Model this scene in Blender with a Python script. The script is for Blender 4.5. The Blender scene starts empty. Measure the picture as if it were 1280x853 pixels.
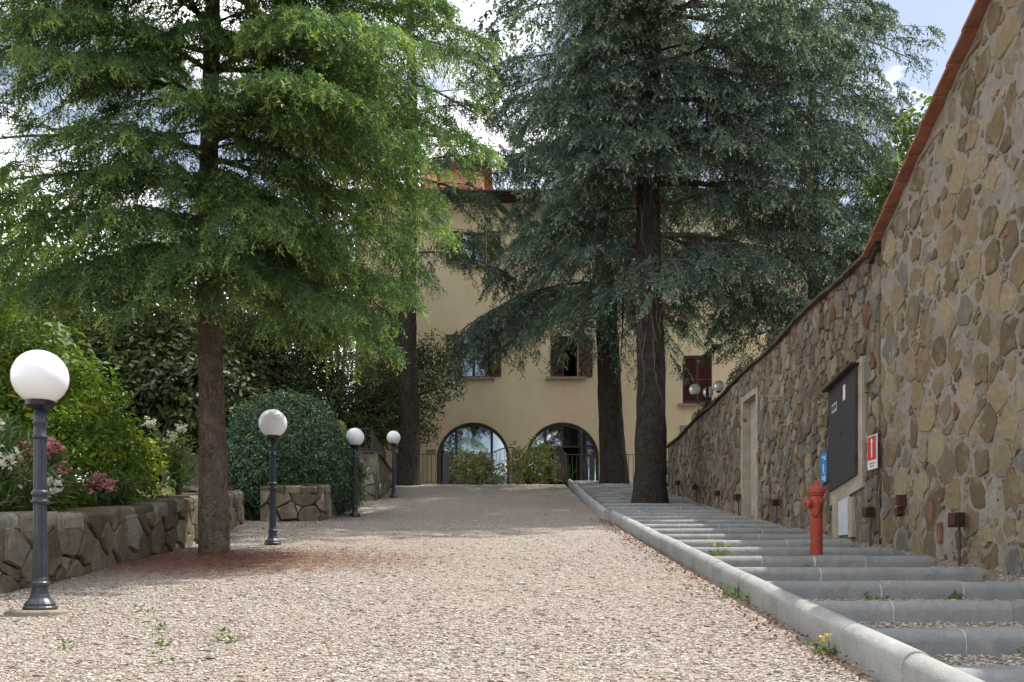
import bpy, bmesh, math, random
import numpy as np
from mathutils import Vector, Matrix, noise as mnoise
R = math.radians
PI = math.pi
random.seed(7)
rng = np.random.default_rng(11)
scene = bpy.context.scene
C = scene.collection
EYE = 1.07                       # eye height above the drive where the photographer stands
F = 35.0 / 36.0                  # focal length over sensor width

# ------------------------------------------------------------------ camera, sky, sun, exposure
cam_d = bpy.data.cameras.new('camera')
cam = bpy.data.objects.new('camera', cam_d); C.objects.link(cam)
cam.location = (0, 0, EYE); cam.rotation_euler = (R(90), 0, 0)
cam_d.lens = 35; cam_d.sensor_width = 36; cam_d.shift_y = 288.5 / 1280
cam_d.clip_start = 0.05; cam_d.clip_end = 2000
scene.camera = cam

SUN_EL, SUN_AZ = 60.0, 50.0      # azimuth measured from the view axis (+Y) towards the wall side (+X)
world = bpy.data.worlds.new('World'); scene.world = world; world.use_nodes = True
wn = world.node_tree; wn.nodes.clear()
def wnode(t): return wn.nodes.new(t)
sky = wnode('ShaderNodeTexSky'); sky.sky_type = 'NISHITA'; sky.sun_disc = False
sky.sun_elevation = R(SUN_EL); sky.sun_rotation = R(SUN_AZ); sky.altitude = 200
sky.air_density = 1.0; sky.dust_density = 1.0; sky.ozone_density = 1.3
bg = wnode('ShaderNodeBackground'); bg.inputs['Strength'].default_value = 0.055
wn.links.new(sky.outputs[0], bg.inputs[0])
tc = wnode('ShaderNodeTexCoord'); mp = wnode('ShaderNodeMapping'); mp.inputs['Scale'].default_value = (1.0, 1.0, 2.2)
mp.inputs['Location'].default_value = (7.3, 0.2, 1.9)
wn.links.new(tc.outputs['Generated'], mp.inputs[0])
nz = wnode('ShaderNodeTexNoise'); nz.inputs['Scale'].default_value = 2.6; nz.inputs['Detail'].default_value = 9; nz.inputs['Roughness'].default_value = 0.58
wn.links.new(mp.outputs[0], nz.inputs['Vector'])
rp = wnode('ShaderNodeValToRGB'); rp.color_ramp.elements[0].position = 0.485; rp.color_ramp.elements[1].position = 0.68; rp.color_ramp.elements[0].color = (.05, .05, .05, 1)
wn.links.new(nz.outputs['Fac'], rp.inputs[0])
cl = wnode('ShaderNodeBackground'); cl.inputs[0].default_value = (1.0, 0.975, 0.94, 1); cl.inputs[1].default_value = 2.3
mx = wnode('ShaderNodeMixShader'); wn.links.new(rp.outputs[0], mx.inputs[0]); wn.links.new(bg.outputs[0], mx.inputs[1]); wn.links.new(cl.outputs[0], mx.inputs[2])
wo = wnode('ShaderNodeOutputWorld'); wn.links.new(mx.outputs[0], wo.inputs[0])

sun_d = bpy.data.lights.new('sun', 'SUN'); sun_d.energy = 2.75; sun_d.angle = R(0.55); sun_d.color = (1.0, 0.955, 0.89)
sun = bpy.data.objects.new('sun', sun_d); C.objects.link(sun)
sdir = Vector((math.cos(R(SUN_EL)) * math.sin(R(SUN_AZ)), math.cos(R(SUN_EL)) * math.cos(R(SUN_AZ)), math.sin(R(SUN_EL))))
sun.rotation_euler = sdir.to_track_quat('Z', 'Y').to_euler(); sun.location = (20, 10, 40)
scene.view_settings.view_transform = 'Standard'; scene.view_settings.look = 'None'
scene.view_settings.exposure = 1.32; scene.view_settings.gamma = 1.0
scene.cycles.max_bounces = 6; scene.cycles.diffuse_bounces = 4; scene.cycles.glossy_bounces = 3; scene.cycles.transmission_bounces = 4; scene.cycles.transparent_max_bounces = 6
scene.render.resolution_x = 1024; scene.render.resolution_y = 682

# ------------------------------------------------------------------ helpers
def W(px, py, d):
    """place in the world of a spot seen d metres ahead (used only to work out true positions and sizes)"""
    return Vector(((px - 640) / 1280 / F * d, d, EYE + (715 - py) / 1280 / F * d))

_t = np.arange(-60, 260, 0.1)
_z = np.interp(_t, [-60, -10, 0, 7.3, 14.07, 21.5, 28.5, 36.3, 37.4, 60, 260], [-1.2, -0.8, 0, .758, 1.455, 2.26, 3.2, 4.28, 4.32, 4.32, 6])
_z = np.convolve(np.pad(_z, 12, 'edge'), np.ones(25) / 25, 'valid')
def g(d): return np.interp(d, _t, _z)
def gz(d): return float(np.interp(d, _t, _z))

def tag(o, label=None, cat=None, group=None, kind=None):
    if label: o['label'] = label
    if cat: o['category'] = cat
    if group: o['group'] = group
    if kind: o['kind'] = kind
    return o
def thing(name, label, cat, loc=(0, 0, 0), group=None, rz=0):
    o = bpy.data.objects.new(name, None); C.objects.link(o)
    o.location = loc; o.rotation_euler = (0, 0, rz); o.empty_display_size = 0.2
    return tag(o, label, cat, group)
def wloc(p):
    v = Vector((0, 0, 0))
    while p is not None: v += Vector(p.location); p = p.parent
    return v
class MB:
    def __init__(s): s.v = []; s.f = []
    def box(s, c, d, rz=0.0, rx=0.0, ry=0.0):
        m = Matrix.Translation(c) @ Matrix.Rotation(rz, 4, 'Z') @ Matrix.Rotation(ry, 4, 'Y') @ Matrix.Rotation(rx, 4, 'X')
        b = len(s.v); hx, hy, hz = d[0] / 2, d[1] / 2, d[2] / 2
        for x, y, z in ((-1,-1,-1),(1,-1,-1),(1,1,-1),(-1,1,-1),(-1,-1,1),(1,-1,1),(1,1,1),(-1,1,1)):
            s.v.append(tuple(m @ Vector((x*hx, y*hy, z*hz))))
        s.f += [tuple(b+i for i in q) for q in ((0,3,2,1),(4,5,6,7),(0,1,5,4),(1,2,6,5),(2,3,7,6),(3,0,4,7))]
        return s
    def bb(s, x0, x1, y0, y1, z0, z1): return s.box(((x0+x1)/2, (y0+y1)/2, (z0+z1)/2), (x1-x0, y1-y0, z1-z0))
    def tube(s, pts, rad, n=6, caps=True):
        pts = [Vector(p) for p in pts]; b = len(s.v); k = len(pts)
        if not hasattr(rad, '__len__'): rad = [rad] * k
        for i, p in enumerate(pts):
            t = (pts[min(i+1, k-1)] - pts[max(i-1, 0)]).normalized()
            a = Vector((0,0,1)) if abs(t.z) < .9 else Vector((1,0,0))
            u = t.cross(a).normalized(); w = t.cross(u)
            for j in range(n):
                an = 2*PI*j/n
                s.v.append(tuple(p + (u*math.cos(an) + w*math.sin(an)) * rad[i]))
        for i in range(k-1):
            for j in range(n):
                j2 = (j+1) % n
                s.f.append((b+i*n+j, b+i*n+j2, b+(i+1)*n+j2, b+(i+1)*n+j))
        if caps:
            s.f.append(tuple(b+j for j in range(n))[::-1]); s.f.append(tuple(b+(k-1)*n+j for j in range(n)))
        return s
    def lathe(s, prof, n=20, c=(0,0,0), flute=None, axis=None):
        b = len(s.v); m = Matrix.Translation(c)
        if axis is not None: m = m @ Vector(axis).to_track_quat('Z', 'Y').to_matrix().to_4x4()
        for (r, z) in prof:
            for j in range(n):
                rr = r * (1 - (flute or 0) * (j % 2)) if (flute and r > .02) else r
                s.v.append(tuple(m @ Vector((rr*math.cos(2*PI*j/n), rr*math.sin(2*PI*j/n), z))))
        for i in range(len(prof)-1):
            for j in range(n):
                j2 = (j+1) % n
                s.f.append((b+i*n+j, b+i*n+j2, b+(i+1)*n+j2, b+(i+1)*n+j))
        s.f.append(tuple(b+j for j in range(n))[::-1]); s.f.append(tuple(b+(len(prof)-1)*n+j for j in range(n)))
        return s
    def build(s, name, mat, parent=None, smooth=False, rnd=None, world=True):
        me = bpy.data.meshes.new(name)
        v = s.v
        if parent is not None and world:
            l = wloc(parent)
            v = [(a[0]-l.x, a[1]-l.y, a[2]-l.z) for a in v]
        me.from_pydata(v, [], s.f); me.materials.append(mat)
        if smooth: me.polygons.foreach_set('use_smooth', [True]*len(me.polygons))
        if rnd is not None:
            at = me.attributes.new('rnd', 'FLOAT', 'POINT'); at.data.foreach_set('value', rnd if hasattr(rnd, '__len__') else [rnd]*len(v))
        me.update()
        o = bpy.data.objects.new(name, me); C.objects.link(o)
        if parent is not None: o.parent = parent
        return o
def soften(o, w=0.01, seg=2):
    m = o.modifiers.new('bevel', 'BEVEL'); m.width = w; m.segments = seg; m.limit_method = 'ANGLE'; m.angle_limit = R(40); return o
def big(name, v, faces, mat, parent=None, attrs=None, k=3):
    """large triangle / quad soup from numpy arrays"""
    v = np.asarray(v, np.float32)
    if parent is not None: v = v - np.array(wloc(parent), np.float32)
    me = bpy.data.meshes.new(name); n = len(faces)
    me.vertices.add(len(v)); me.vertices.foreach_set('co', v.ravel())
    me.loops.add(n*k); me.loops.foreach_set('vertex_index', np.asarray(faces, np.int32).ravel())
    me.polygons.add(n); me.polygons.foreach_set('loop_start', np.arange(n, dtype=np.int32)*k)
    for kk, a in (attrs or {}).items():
        at = me.attributes.new(kk, 'FLOAT', 'POINT'); at.data.foreach_set('value', np.asarray(a, np.float32))
    me.materials.append(mat); me.update(calc_edges=True)
    o = bpy.data.objects.new(name, me); C.objects.link(o)
    if parent is not None: o.parent = parent
    return o
def grid(name, us, vs, fn, mat, parent=None, keep=None, smooth=True):
    us = np.asarray(us); vs = np.asarray(vs); U, V = np.meshgrid(us, vs, indexing='ij')
    P = np.array([fn(float(a), float(b)) for a, b in zip(U.ravel(), V.ravel())])
    nu, nv = len(us), len(vs); f = []
    for i in range(nu-1):
        for j in range(nv-1):
            if keep and not keep((us[i]+us[i+1])/2, (vs[j]+vs[j+1])/2): continue
            f.append((i*nv+j, (i+1)*nv+j, (i+1)*nv+j+1, i*nv+j+1))
    o = big(name, P, f, mat, parent, k=4)
    if smooth: o.data.polygons.foreach_set('use_smooth', [True]*len(f))
    return o
def fbm(x, y, z, s=1.0): return mnoise.fractal((x*s, y*s, z*s), 1.0, 2.0, 4)

# ------------------------------------------------------------------ materials
class NT:
    def __init__(s, name, rough=0.8, spec=0.3):
        s.m = bpy.data.materials.new(name); s.m.use_nodes = True; s.t = s.m.node_tree
        s.b = s.t.nodes['Principled BSDF']; s.out = s.t.nodes['Material Output']
        s.b.inputs['Roughness'].default_value = rough; s.b.inputs['Specular IOR Level'].default_value = spec
    def n(s, t, **k):
        x = s.t.nodes.new(t)
        for a, b in k.items(): setattr(x, a, b)
        return x
    def l(s, a, b): s.t.links.new(a, b)
    def pos(s, scale=(1,1,1)):
        p = s.n('ShaderNodeNewGeometry'); m = s.n('ShaderNodeMapping'); m.inputs['Scale'].default_value = scale
        s.l(p.outputs['Position'], m.inputs[0]); return m.outputs[0]
    def noise(s, sc, det=5, ro=.55, vec=None, dist=0):
        x = s.n('ShaderNodeTexNoise'); x.inputs['Scale'].default_value = sc; x.inputs['Detail'].default_value = det; x.inputs['Roughness'].default_value = ro; x.inputs['Distortion'].default_value = dist
        s.l(vec if vec is not None else s.pos(), x.inputs['Vector']); return x.outputs['Fac']
    def ramp(s, fac, stops, interp='LINEAR'):
        x = s.n('ShaderNodeValToRGB'); x.color_ramp.interpolation = interp; e = x.color_ramp.elements
        while len(e) < len(stops): e.new(0.5)
        for el, (p, c) in zip(e, stops):
            el.position = p; el.color = (c[0], c[1], c[2], 1) if hasattr(c, '__len__') else (c, c, c, 1)
        s.l(fac, x.inputs[0]); return x.outputs[0]
    def mix(s, fac, a, b, mode='MIX'):
        x = s.n('ShaderNodeMix', data_type='RGBA', blend_type=mode)
        if isinstance(fac, (int, float)): x.inputs[0].default_value = fac
        else: s.l(fac, x.inputs[0])
        for i, q in ((6, a), (7, b)):
            if hasattr(q, '__len__'): x.inputs[i].default_value = (q[0], q[1], q[2], 1)
            else: s.l(q, x.inputs[i])
        return x.outputs[2]
    def math(s, op, a, b=0.0, clamp=False):
        x = s.n('ShaderNodeMath', operation=op, use_clamp=clamp)
        for i, q in ((0, a), (1, b)):
            if isinstance(q, (int, float)): x.inputs[i].default_value = q
            else: s.l(q, x.inputs[i])
        return x.outputs[0]
    def attr(s, name):
        x = s.n('ShaderNodeAttribute', attribute_name=name); return x.outputs['Fac']
    def col(s, c):
        if hasattr(c, '__len__'): s.b.inputs['Base Color'].default_value = (c[0], c[1], c[2], 1)
        else: s.l(c, s.b.inputs['Base Color'])
        return s
    def bump(s, h, strength=.5, dist=.02):
        x = s.n('ShaderNodeBump'); x.inputs['Strength'].default_value = strength; x.inputs['Distance'].default_value = dist
        s.l(h, x.inputs['Height']); s.l(x.outputs[0], s.b.inputs['Normal']); return s

def m_simple(name, c1, c2, sc=6, rough=.7, bump=.3, bsc=40, dist=.01, spec=.3, metal=0, stretch=(1,1,1)):
    a = NT(name, rough, spec); v = a.pos(stretch)
    a.col(a.ramp(a.noise(sc, vec=v), [(.3, c1), (.7, c2)])); a.b.inputs['Metallic'].default_value = metal
    if bump: a.bump(a.noise(bsc, vec=v), bump, dist)
    return a.m
def m_stone(name, stops, stain=None, rough=.85, grain=14):
    """natural stone: colour of each block from its own value, grain, blotches of lichen"""
    a = NT(name, rough, .25); r = a.attr('rnd')
    base = a.ramp(r, stops)
    n1 = a.noise(grain, 6, .65); base = a.mix(a.ramp(n1, [(.25, .55), (.75, .0)]), base, (.03, .024, .018))
    n2 = a.noise(4.5, 7, .7); base = a.mix(a.ramp(n2, [(.52, 0.), (.66, .55)]), base, (.34, .29, .21))
    if stain:
        n3 = a.noise(3.0, 6, .7, a.pos((1, 1, .22))); base = a.mix(a.ramp(n3, [(.45, 0.), (.66, stain[1])]), base, stain[0])
    a.col(base); a.bump(a.noise(26, 8, .7), .9, .03); return a.m
def m_leaf(name, dark, light, tip=None, trans=.35, rough=.5, spec=.35, gloss=True):
    a = NT(name, rough, spec); r = a.attr('rnd')
    c = a.ramp(r, [(0, dark), (1, light)])
    big_ = a.noise(.9, 3, .5); c = a.mix(a.ramp(big_, [(.35, .35), (.65, 0.)]), c, (dark[0]*.8, dark[1]*.8, dark[2]*.8))
    if tip: c = a.mix(a.attr('tip'), c, tip)
    a.col(c)
    tr = a.n('ShaderNodeBsdfTranslucent'); tc_ = a.mix(1.0, c, (1.0, 1.05, .55), 'MULTIPLY'); a.l(tc_, tr.inputs[0])
    m = a.n('ShaderNodeMixShader'); m.inputs[0].default_value = trans
    a.l(a.b.outputs[0], m.inputs[1]); a.l(tr.outputs[0], m.inputs[2]); a.l(m.outputs[0], a.out.inputs[0])
    return a.m
def m_bark(name, c1, c2, sc=9, zs=.3):
    a = NT(name, .95, .1); v = a.pos((1, 1, zs)); n1 = a.noise(sc, 9, .72, v, .8); n2 = a.noise(sc*.35, 4, .6)
    vo = a.n('ShaderNodeTexVoronoi', feature='F1'); vo.inputs['Scale'].default_value = sc*2.6; vo.inputs['Randomness'].default_value = 1
    wv = a.n('ShaderNodeVectorMath', operation='ADD'); a.l(a.pos((1, 1, .55)), wv.inputs[0])
    ns = a.n('ShaderNodeTexNoise'); ns.inputs['Scale'].default_value = sc*1.6; ns.inputs['Detail'].default_value = 5; a.l(a.pos(), ns.inputs['Vector'])
    sc_ = a.n('ShaderNodeVectorMath', operation='SCALE'); sc_.inputs['Scale'].default_value = .09; a.l(ns.outputs['Color'], sc_.inputs[0]); a.l(sc_.outputs[0], wv.inputs[1]); a.l(wv.outputs[0], vo.inputs['Vector'])
    c = a.ramp(n1, [(.32, c1), (.70, c2)]); c = a.mix(a.ramp(vo.outputs['Distance'], [(.45, 0.), (.9, .6)]), c, (c1[0]*.5, c1[1]*.5, c1[2]*.5))
    c = a.mix(a.ramp(n2, [(.45, 0.), (.7, .4)]), c, (c2[0]*1.2, c2[1]*1.2, c2[2]*1.15))
    a.col(c); h = a.math('SUBTRACT', a.math('MULTIPLY', n1, 1.2), vo.outputs['Distance']); a.bump(h, 1.0, .06); return a.m

# gravel: sheet, with reddish needle litter under the near tree
def m_gravel(name, litter=True):
    a = NT(name, .9, .2); v = a.pos()
    vo = a.n('ShaderNodeTexVoronoi'); vo.inputs['Scale'].default_value = 46; vo.inputs['Randomness'].default_value = 1.0; a.l(v, vo.inputs['Vector'])
    sep = a.n('ShaderNodeSeparateColor'); a.l(vo.outputs['Color'], sep.inputs[0])
    c = a.ramp(sep.outputs[0], [(0, (.16, .125, .10)), (.18, (.26, .215, .175)), (.45, (.37, .325, .28)), (.75, (.45, .405, .355)), (1, (.56, .53, .49))])
    c = a.mix(a.ramp(vo.outputs['Distance'], [(.45, 0.), (.8, .65)]), c, (.14, .10, .075))
    big_ = a.noise(.55, 5, .6); c = a.mix(a.ramp(big_, [(.4, 0.), (.72, .38)]), c, (.30, .225, .17))
    if litter:
        p = a.n('ShaderNodeNewGeometry'); mp_ = a.n('ShaderNodeMapping'); mp_.inputs['Location'].default_value = (3.6*.42, -11.5*.62, 0); mp_.inputs['Scale'].default_value = (.42, .62, 0)
        a.l(p.outputs['Position'], mp_.inputs[0]); ln = a.n('ShaderNodeVectorMath', operation='LENGTH'); a.l(mp_.outputs[0], ln.inputs[0])
        dd = a.math('ADD', ln.outputs['Value'], a.math('MULTIPLY', a.math('SUBTRACT', a.noise(2.2, 6, .7), .5), 1.6))
        fine = a.math('MULTIPLY', a.ramp(dd, [(.40, .85), (1.25, 0.)]), a.ramp(a.noise(45, 3, .7), [(.35, .35), (.6, 1.)]))
        c = a.mix(fine, c, (.27, .135, .085))
    a.col(c); h = a.ramp(vo.outputs['Distance'], [(0, 1.), (.8, 0.)]); a.bump(h, .8, .03); return a.m
M = {}
M['gravel'] = m_gravel('gravel_sheet')
def m_pebble():
    a = NT('pebble', .8, .25); r = a.attr('rnd')
    c = a.ramp(r, [(0, (.13, .105, .085)), (.14, (.23, .18, .145)), (.3, (.31, .27, .23)), (.5, (.38, .335, .285)), (.75, (.46, .415, .36)), (.93, (.58, .55, .51)), (.97, (.36, .26, .19)), (1, (.28, .165, .115))])
    c = a.mix(a.ramp(a.noise(60, 3, .6), [(.4, .0), (.7, .35)]), c, (.36, .30, .25))
    p = a.n('ShaderNodeNewGeometry'); mp_ = a.n('ShaderNodeMapping'); mp_.inputs['Location'].default_value = (3.6*.42, -11.5*.62, 0); mp_.inputs['Scale'].default_value = (.42, .62, 0)
    a.l(p.outputs['Position'], mp_.inputs[0]); ln = a.n('ShaderNodeVectorMath', operation='LENGTH'); a.l(mp_.outputs[0], ln.inputs[0])
    dd = a.math('ADD', ln.outputs['Value'], a.math('MULTIPLY', a.math('SUBTRACT', a.noise(2.2, 6, .7), .5), 1.6))
    c = a.mix(a.ramp(dd, [(.35, .6), (1.25, 0.)]), c, (.30, .16, .10))
    a.col(c); return a.m
M['pebble'] = m_pebble()
M['soil'] = m_simple('soil', (.07, .045, .03), (.14, .095, .065), 7, .95, .8, 30, .04)
M['earth'] = m_simple('earth', (.10, .085, .05), (.17, .14, .09), 3, .95, .8, 20, .05)
a = NT('mortar_pale', .95, .15); n1 = a.noise(7, 8, .7); c = a.ramp(n1, [(.3, (.40, .345, .285)), (.55, (.57, .51, .44)), (.8, (.70, .65, .59))])
c = a.mix(a.ramp(a.noise(1.1, 6, .6), [(.45, 0.), (.7, .5)]), c, (.32, .235, .165)); c = a.mix(a.ramp(a.noise(30, 8, .8), [(.30, .55), (.46, 0.)]), c, (.16, .125, .09)); c = a.mix(a.ramp(a.noise(2.3, 7, .7, a.pos((1, 1, .3))), [(.54, 0.), (.74, .4)]), c, (.26, .21, .16)); a.col(c); a.bump(a.noise(22, 9, .78), 1.0, .09); M['mortar'] = a.m
a = NT('mortar_weathered', .95, .15); n1 = a.noise(8, 8, .75); c = a.ramp(n1, [(.3, (.19, .15, .115)), (.55, (.34, .285, .225)), (.8, (.56, .51, .45))])
st = a.noise(3.2, 7, .7, a.pos((1, 1, .2))); c = a.mix(a.ramp(st, [(.45, 0.), (.65, .7)]), c, (.075, .06, .045)); a.col(c); a.bump(a.noise(30, 9, .75), 1.0, .05); M['mortar_dark'] = a.m
BROWN = [(0, (.24, .11, .07)), (.02, (.22, .11, .07)), (.03, (.20, .195, .18)), (.10, (.23, .21, .18)), (.13, (.16, .112, .064)), (.45, (.26, .186, .106)), (.7, (.345, .255, .150)), (.9, (.44, .345, .22)), (1, (.18, .134, .086))]
M['rubble'] = m_stone('rubble_stone', BROWN)
M['rubble_old'] = m_stone('rubble_stone_weathered', [(0, (.24, .10, .06)), (.03, (.22, .10, .06)), (.04, (.20, .195, .185)), (.14, (.24, .23, .21)), (.18, (.17, .125, .083)), (.5, (.28, .208, .136)), (.8, (.365, .285, .19)), (1, (.46, .385, .29))], stain=((.075, .06, .046), .65))
M['planter_stone'] = m_stone('planter_stone', [(0, (.13, .10, .06)), (.3, (.20, .16, .10)), (.55, (.28, .235, .16)), (.8, (.40, .35, .265)), (.9, (.36, .35, .31)), (1, (.16, .13, .085))], stain=((.05, .045, .03), .5))
M['joint_dark'] = m_simple('joint_earth', (.035, .028, .02), (.09, .072, .05), 9, .95, .8, 30, .03)
def m_serena(name, c1, c2):
    a = NT(name, .8, .3); n1 = a.noise(2.5, 7, .65); c = a.ramp(n1, [(.3, c1), (.7, c2)]); r = a.attr('rnd')
    c = a.mix(a.ramp(r, [(0, .35), (1, 0.)]), c, (c1[0]*.75, c1[1]*.75, c1[2]*.78))
    c = a.mix(a.ramp(a.noise(9, 8, .7), [(.52, 0.), (.72, .55)]), c, (.44, .40, .35)); c = a.mix(a.ramp(a.noise(3.1, 8, .75), [(.50, 0.), (.70, .55)]), c, (c1[0]*.5, c1[1]*.5, c1[2]*.48)); c = a.mix(a.ramp(a.noise(55, 6, .8), [(.58, 0.), (.72, .6)]), c, (.13, .125, .11))
    a.col(c); a.bump(a.math('ADD', a.noise(90, 5, .7), a.math('MULTIPLY', a.noise(14, 5, .6), 1.5)), .8, .012); return a.m
M['serena'] = m_serena('grey_sandstone', (.235, .245, .245), (.33, .335, .33))
M['kerb'] = m_serena('kerb_sandstone', (.30, .305, .295), (.41, .41, .39))
M['joint_white'] = m_simple('lime_joint', (.42, .41, .39), (.58, .57, .54), 20, .9, .4, 60, .005)
M['stucco'] = m_simple('ochre_stucco', (.735, .56, .335), (.80, .62, .39), 1.2, .9, .25, 60, .004, .15)
a = NT('ochre_stucco', .92, .15); c = a.ramp(a.noise(1.2), [(.3, (.82, .655, .43)), (.7, (.87, .72, .50))]); c = a.mix(a.ramp(a.noise(.45, 7, .7, a.pos((1, 1, .35))), [(.45, 0.), (.75, .35)]), c, (.74, .57, .365)); c = a.mix(a.ramp(a.noise(3.0, 7, .75, a.pos((1, 1, .12))), [(.56, 0.), (.75, .22)]), c, (.50, .38, .25)); a.col(c); a.bump(a.noise(60), .25, .004); M['stucco'] = a.m
M['stucco_pink'] = m_simple('pink_stucco', (.62, .34, .21), (.70, .41, .27), 1.6, .9, .2, 60, .004, .15)
M['plaster'] = m_simple('grey_plaster', (.30, .26, .20), (.44, .39, .315), 5, .92, .6, 30, .012, .15)
M['trim_stone'] = m_simple('window_stone', (.27, .24, .195), (.36, .325, .265), 6, .85, .4, 60, .006)
M['shutter'] = m_simple('brown_shutter', (.085, .030, .026), (.115, .042, .035), 9, .5, .15, 60, .003, .4)
M['frame_brown'] = m_simple('brown_joinery', (.030, .014, .010), (.045, .02, .014), 9, .45, .1, 60, .002, .4)
M['frame_grey'] = m_simple('grey_steel_frame', (.055, .055, .057), (.075, .073, .072), 9, .45, .1, 60, .002, .4)
M['iron'] = m_simple('dark_iron', (.030, .029, .030), (.055, .048, .043), 16, .55, .2, 80, .002, .4)
M['rail_iron'] = m_simple('brown_iron', (.085, .065, .052), (.13, .10, .08), 16, .6, .2, 80, .002, .4)
M['lamp_paint'] = m_simple('lamp_cast_iron', (.022, .029, .040), (.036, .045, .058), 12, .42, .15, 120, .002, .45)
M['black'] = m_simple('black_plastic', (.008, .008, .009), (.015, .015, .016), 10, .4, 0, spec=.4)
M['concrete'] = m_simple('concrete', (.20, .165, .125), (.30, .25, .20), 9, .95, .6, 50, .01)
a = NT('opal_globe', .25, .45); a.col((.86, .86, .88)); a.b.inputs['Subsurface Weight'].default_value = .35; a.b.inputs['Subsurface Radius'].default_value = (.15, .15, .15); M['opal'] = a.m
a = NT('clear_globe', .08, .6); a.col((.75, .78, .82)); a.b.inputs['Transmission Weight'].default_value = .65; M['clear_globe'] = a.m
a = NT('hydrant_red', .62, .3); c = a.ramp(a.noise(6, 6, .6), [(.3, (.30, .042, .030)), (.7, (.40, .075, .052))]); c = a.mix(a.ramp(a.noise(22, 8, .75), [(.58, 0.), (.72, .75)]), c, (.10, .035, .025)); c = a.mix(a.ramp(a.noise(9, 6, .7), [(.55, 0.), (.8, .45)]), c, (.42, .22, .18)); a.col(c); a.bump(a.noise(30, 6, .7), .5, .006)
M['red_paint'] = a.m
M['rust'] = m_simple('rusty_iron', (.055, .022, .015), (.10, .04, .025), 30, .8, .4, 80, .003)
M['cabinet'] = m_simple('cabinet_paint', (.036, .033, .036), (.050, .046, .047), 5, .5, .08, 40, .002, .35)
M['white_paint'] = m_simple('white_paint', (.50, .53, .56), (.60, .62, .64), 5, .5, .1, 30, .002)
M['sign_red'] = m_simple('sign_red', (.50, .05, .04), (.56, .07, .05), 9, .4, 0)
M['sign_blue'] = m_simple('sign_blue', (.02, .20, .50), (.03, .24, .56), 9, .4, 0)
M['sign_white'] = m_simple('sign_white', (.70, .70, .70), (.78, .78, .78), 9, .4, 0)
M['sign_text'] = m_simple('sign_lettering', (.06, .09, .20), (.08, .11, .24), 9, .5, 0)
M['label_grey'] = m_simple('label_grey', (.35, .36, .36), (.48, .49, .49), 9, .5, 0)
M['brown_box'] = m_simple('brown_box', (.032, .018, .014), (.055, .03, .023), 20, .6, .3, 60, .004)
M['verge_tile'] = m_simple('verge_tile', (.21, .085, .052), (.34, .15, .095), 7, .85, .4, 40, .008)
M['roof_tile'] = m_simple('roof_tile', (.26, .12, .075), (.40, .21, .14), 4, .9, .4, 30, .01)
M['brick'] = m_simple('old_brick', (.19, .075, .045), (.28, .14, .095), 18, .9, .5, 40, .01)
M['wood_dark'] = m_simple('dark_wood', (.022, .015, .011), (.045, .032, .024), 8, .8, .3, 40, .004)
M['terracotta'] = m_simple('terracotta', (.30, .13, .07), (.38, .18, .10), 9, .85, .3, 50, .004)
M['curtain'] = m_simple('curtain', (.26, .28, .31), (.36, .38, .40), 12, .8, 0)
M['interior'] = m_simple('interior_plaster', (.16, .13, .10), (.22, .18, .14), 3, .9, 0)
a = NT('window_glass', .03, .5); a.col((.015, .018, .02))
gl = a.n('ShaderNodeBsdfGlossy'); gl.inputs['Roughness'].default_value = .03; gl.inputs[0].default_value = (.80, .86, .93, 1)
tp = a.n('ShaderNodeBsdfTransparent'); tp.inputs[0].default_value = (.75, .78, .80, 1)
m1 = a.n('ShaderNodeMixShader'); m1.inputs[0].default_value = .42; a.l(tp.outputs[0], m1.inputs[1]); a.l(gl.outputs[0], m1.inputs[2]); a.l(m1.outputs[0], a.out.inputs[0]); M['glass'] = a.m
M['bark_near'] = m_bark('bark_reddish', (.13, .093, .072), (.34, .265, .215), 13, .5)
M['bark'] = m_bark('bark_dark', (.030, .025, .022), (.105, .090, .078), 10, .45)
M['twig'] = m_simple('twig_bark', (.055, .042, .033), (.12, .095, .075), 8, .95, .4, 40, .01)
M['deadtwig'] = m_simple('dead_twig', (.12, .095, .075), (.20, .165, .135), 8, .95, 0)
M['deodar'] = m_leaf('deodar_needles', (.040, .100, .036), (.185, .310, .115), (.48, .56, .17), .46, .55)  # tip colour: yellow-green new growth, lightened further as painted sun highlights
M['cedar'] = m_leaf('blue_cedar_needles', (.026, .056, .046), (.165, .240, .195), (.50, .58, .46), .34, .6)  # pale tips: new growth, with sunlight on the spray edges painted into the colour
M['cedar_dark'] = m_leaf('dark_cedar_needles', (.030, .062, .044), (.105, .16, .105), (.22, .28, .16), .32, .6)
M['oak_leaf'] = m_leaf('holm_oak_leaf', (.026, .042, .014), (.10, .135, .042), None, .25, .5, .22)
M['laurel'] = m_leaf('laurel_leaf', (.080, .150, .018), (.225, .365, .060), (.55, .55, .08), .38, .42, .3)
M['ivybush'] = m_leaf('pittosporum_leaf', (.038, .085, .046), (.125, .20, .115), (.30, .30, .03), .25, .42, .35)
M['oleander'] = m_leaf('oleander_leaf', (.05, .10, .028), (.15, .24, .07), (.22, .30, .07), .3, .4, .4)
M['palegreen'] = m_leaf('pale_shrub_leaf', (.26, .31, .08), (.55, .56, .22), (.72, .66, .36), .4, .45, .3)
M['bgleaf'] = m_leaf('broadleaf', (.06, .10, .02), (.18, .26, .06), None, .35, .5)
M['bgleaf_light'] = m_leaf('light_broadleaf', (.085, .14, .022), (.21, .30, .06), None, .4, .5)
M['weed'] = m_leaf('weed_leaf', (.07, .14, .02), (.16, .26, .04), None, .35, .5)
M['petal_pink'] = m_leaf('pink_petal', (.62, .24, .28), (.76, .40, .43), None, .3, .5)
M['petal_white'] = m_leaf('white_petal', (.70, .70, .64), (.80, .80, .76), None, .3, .5)
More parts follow.
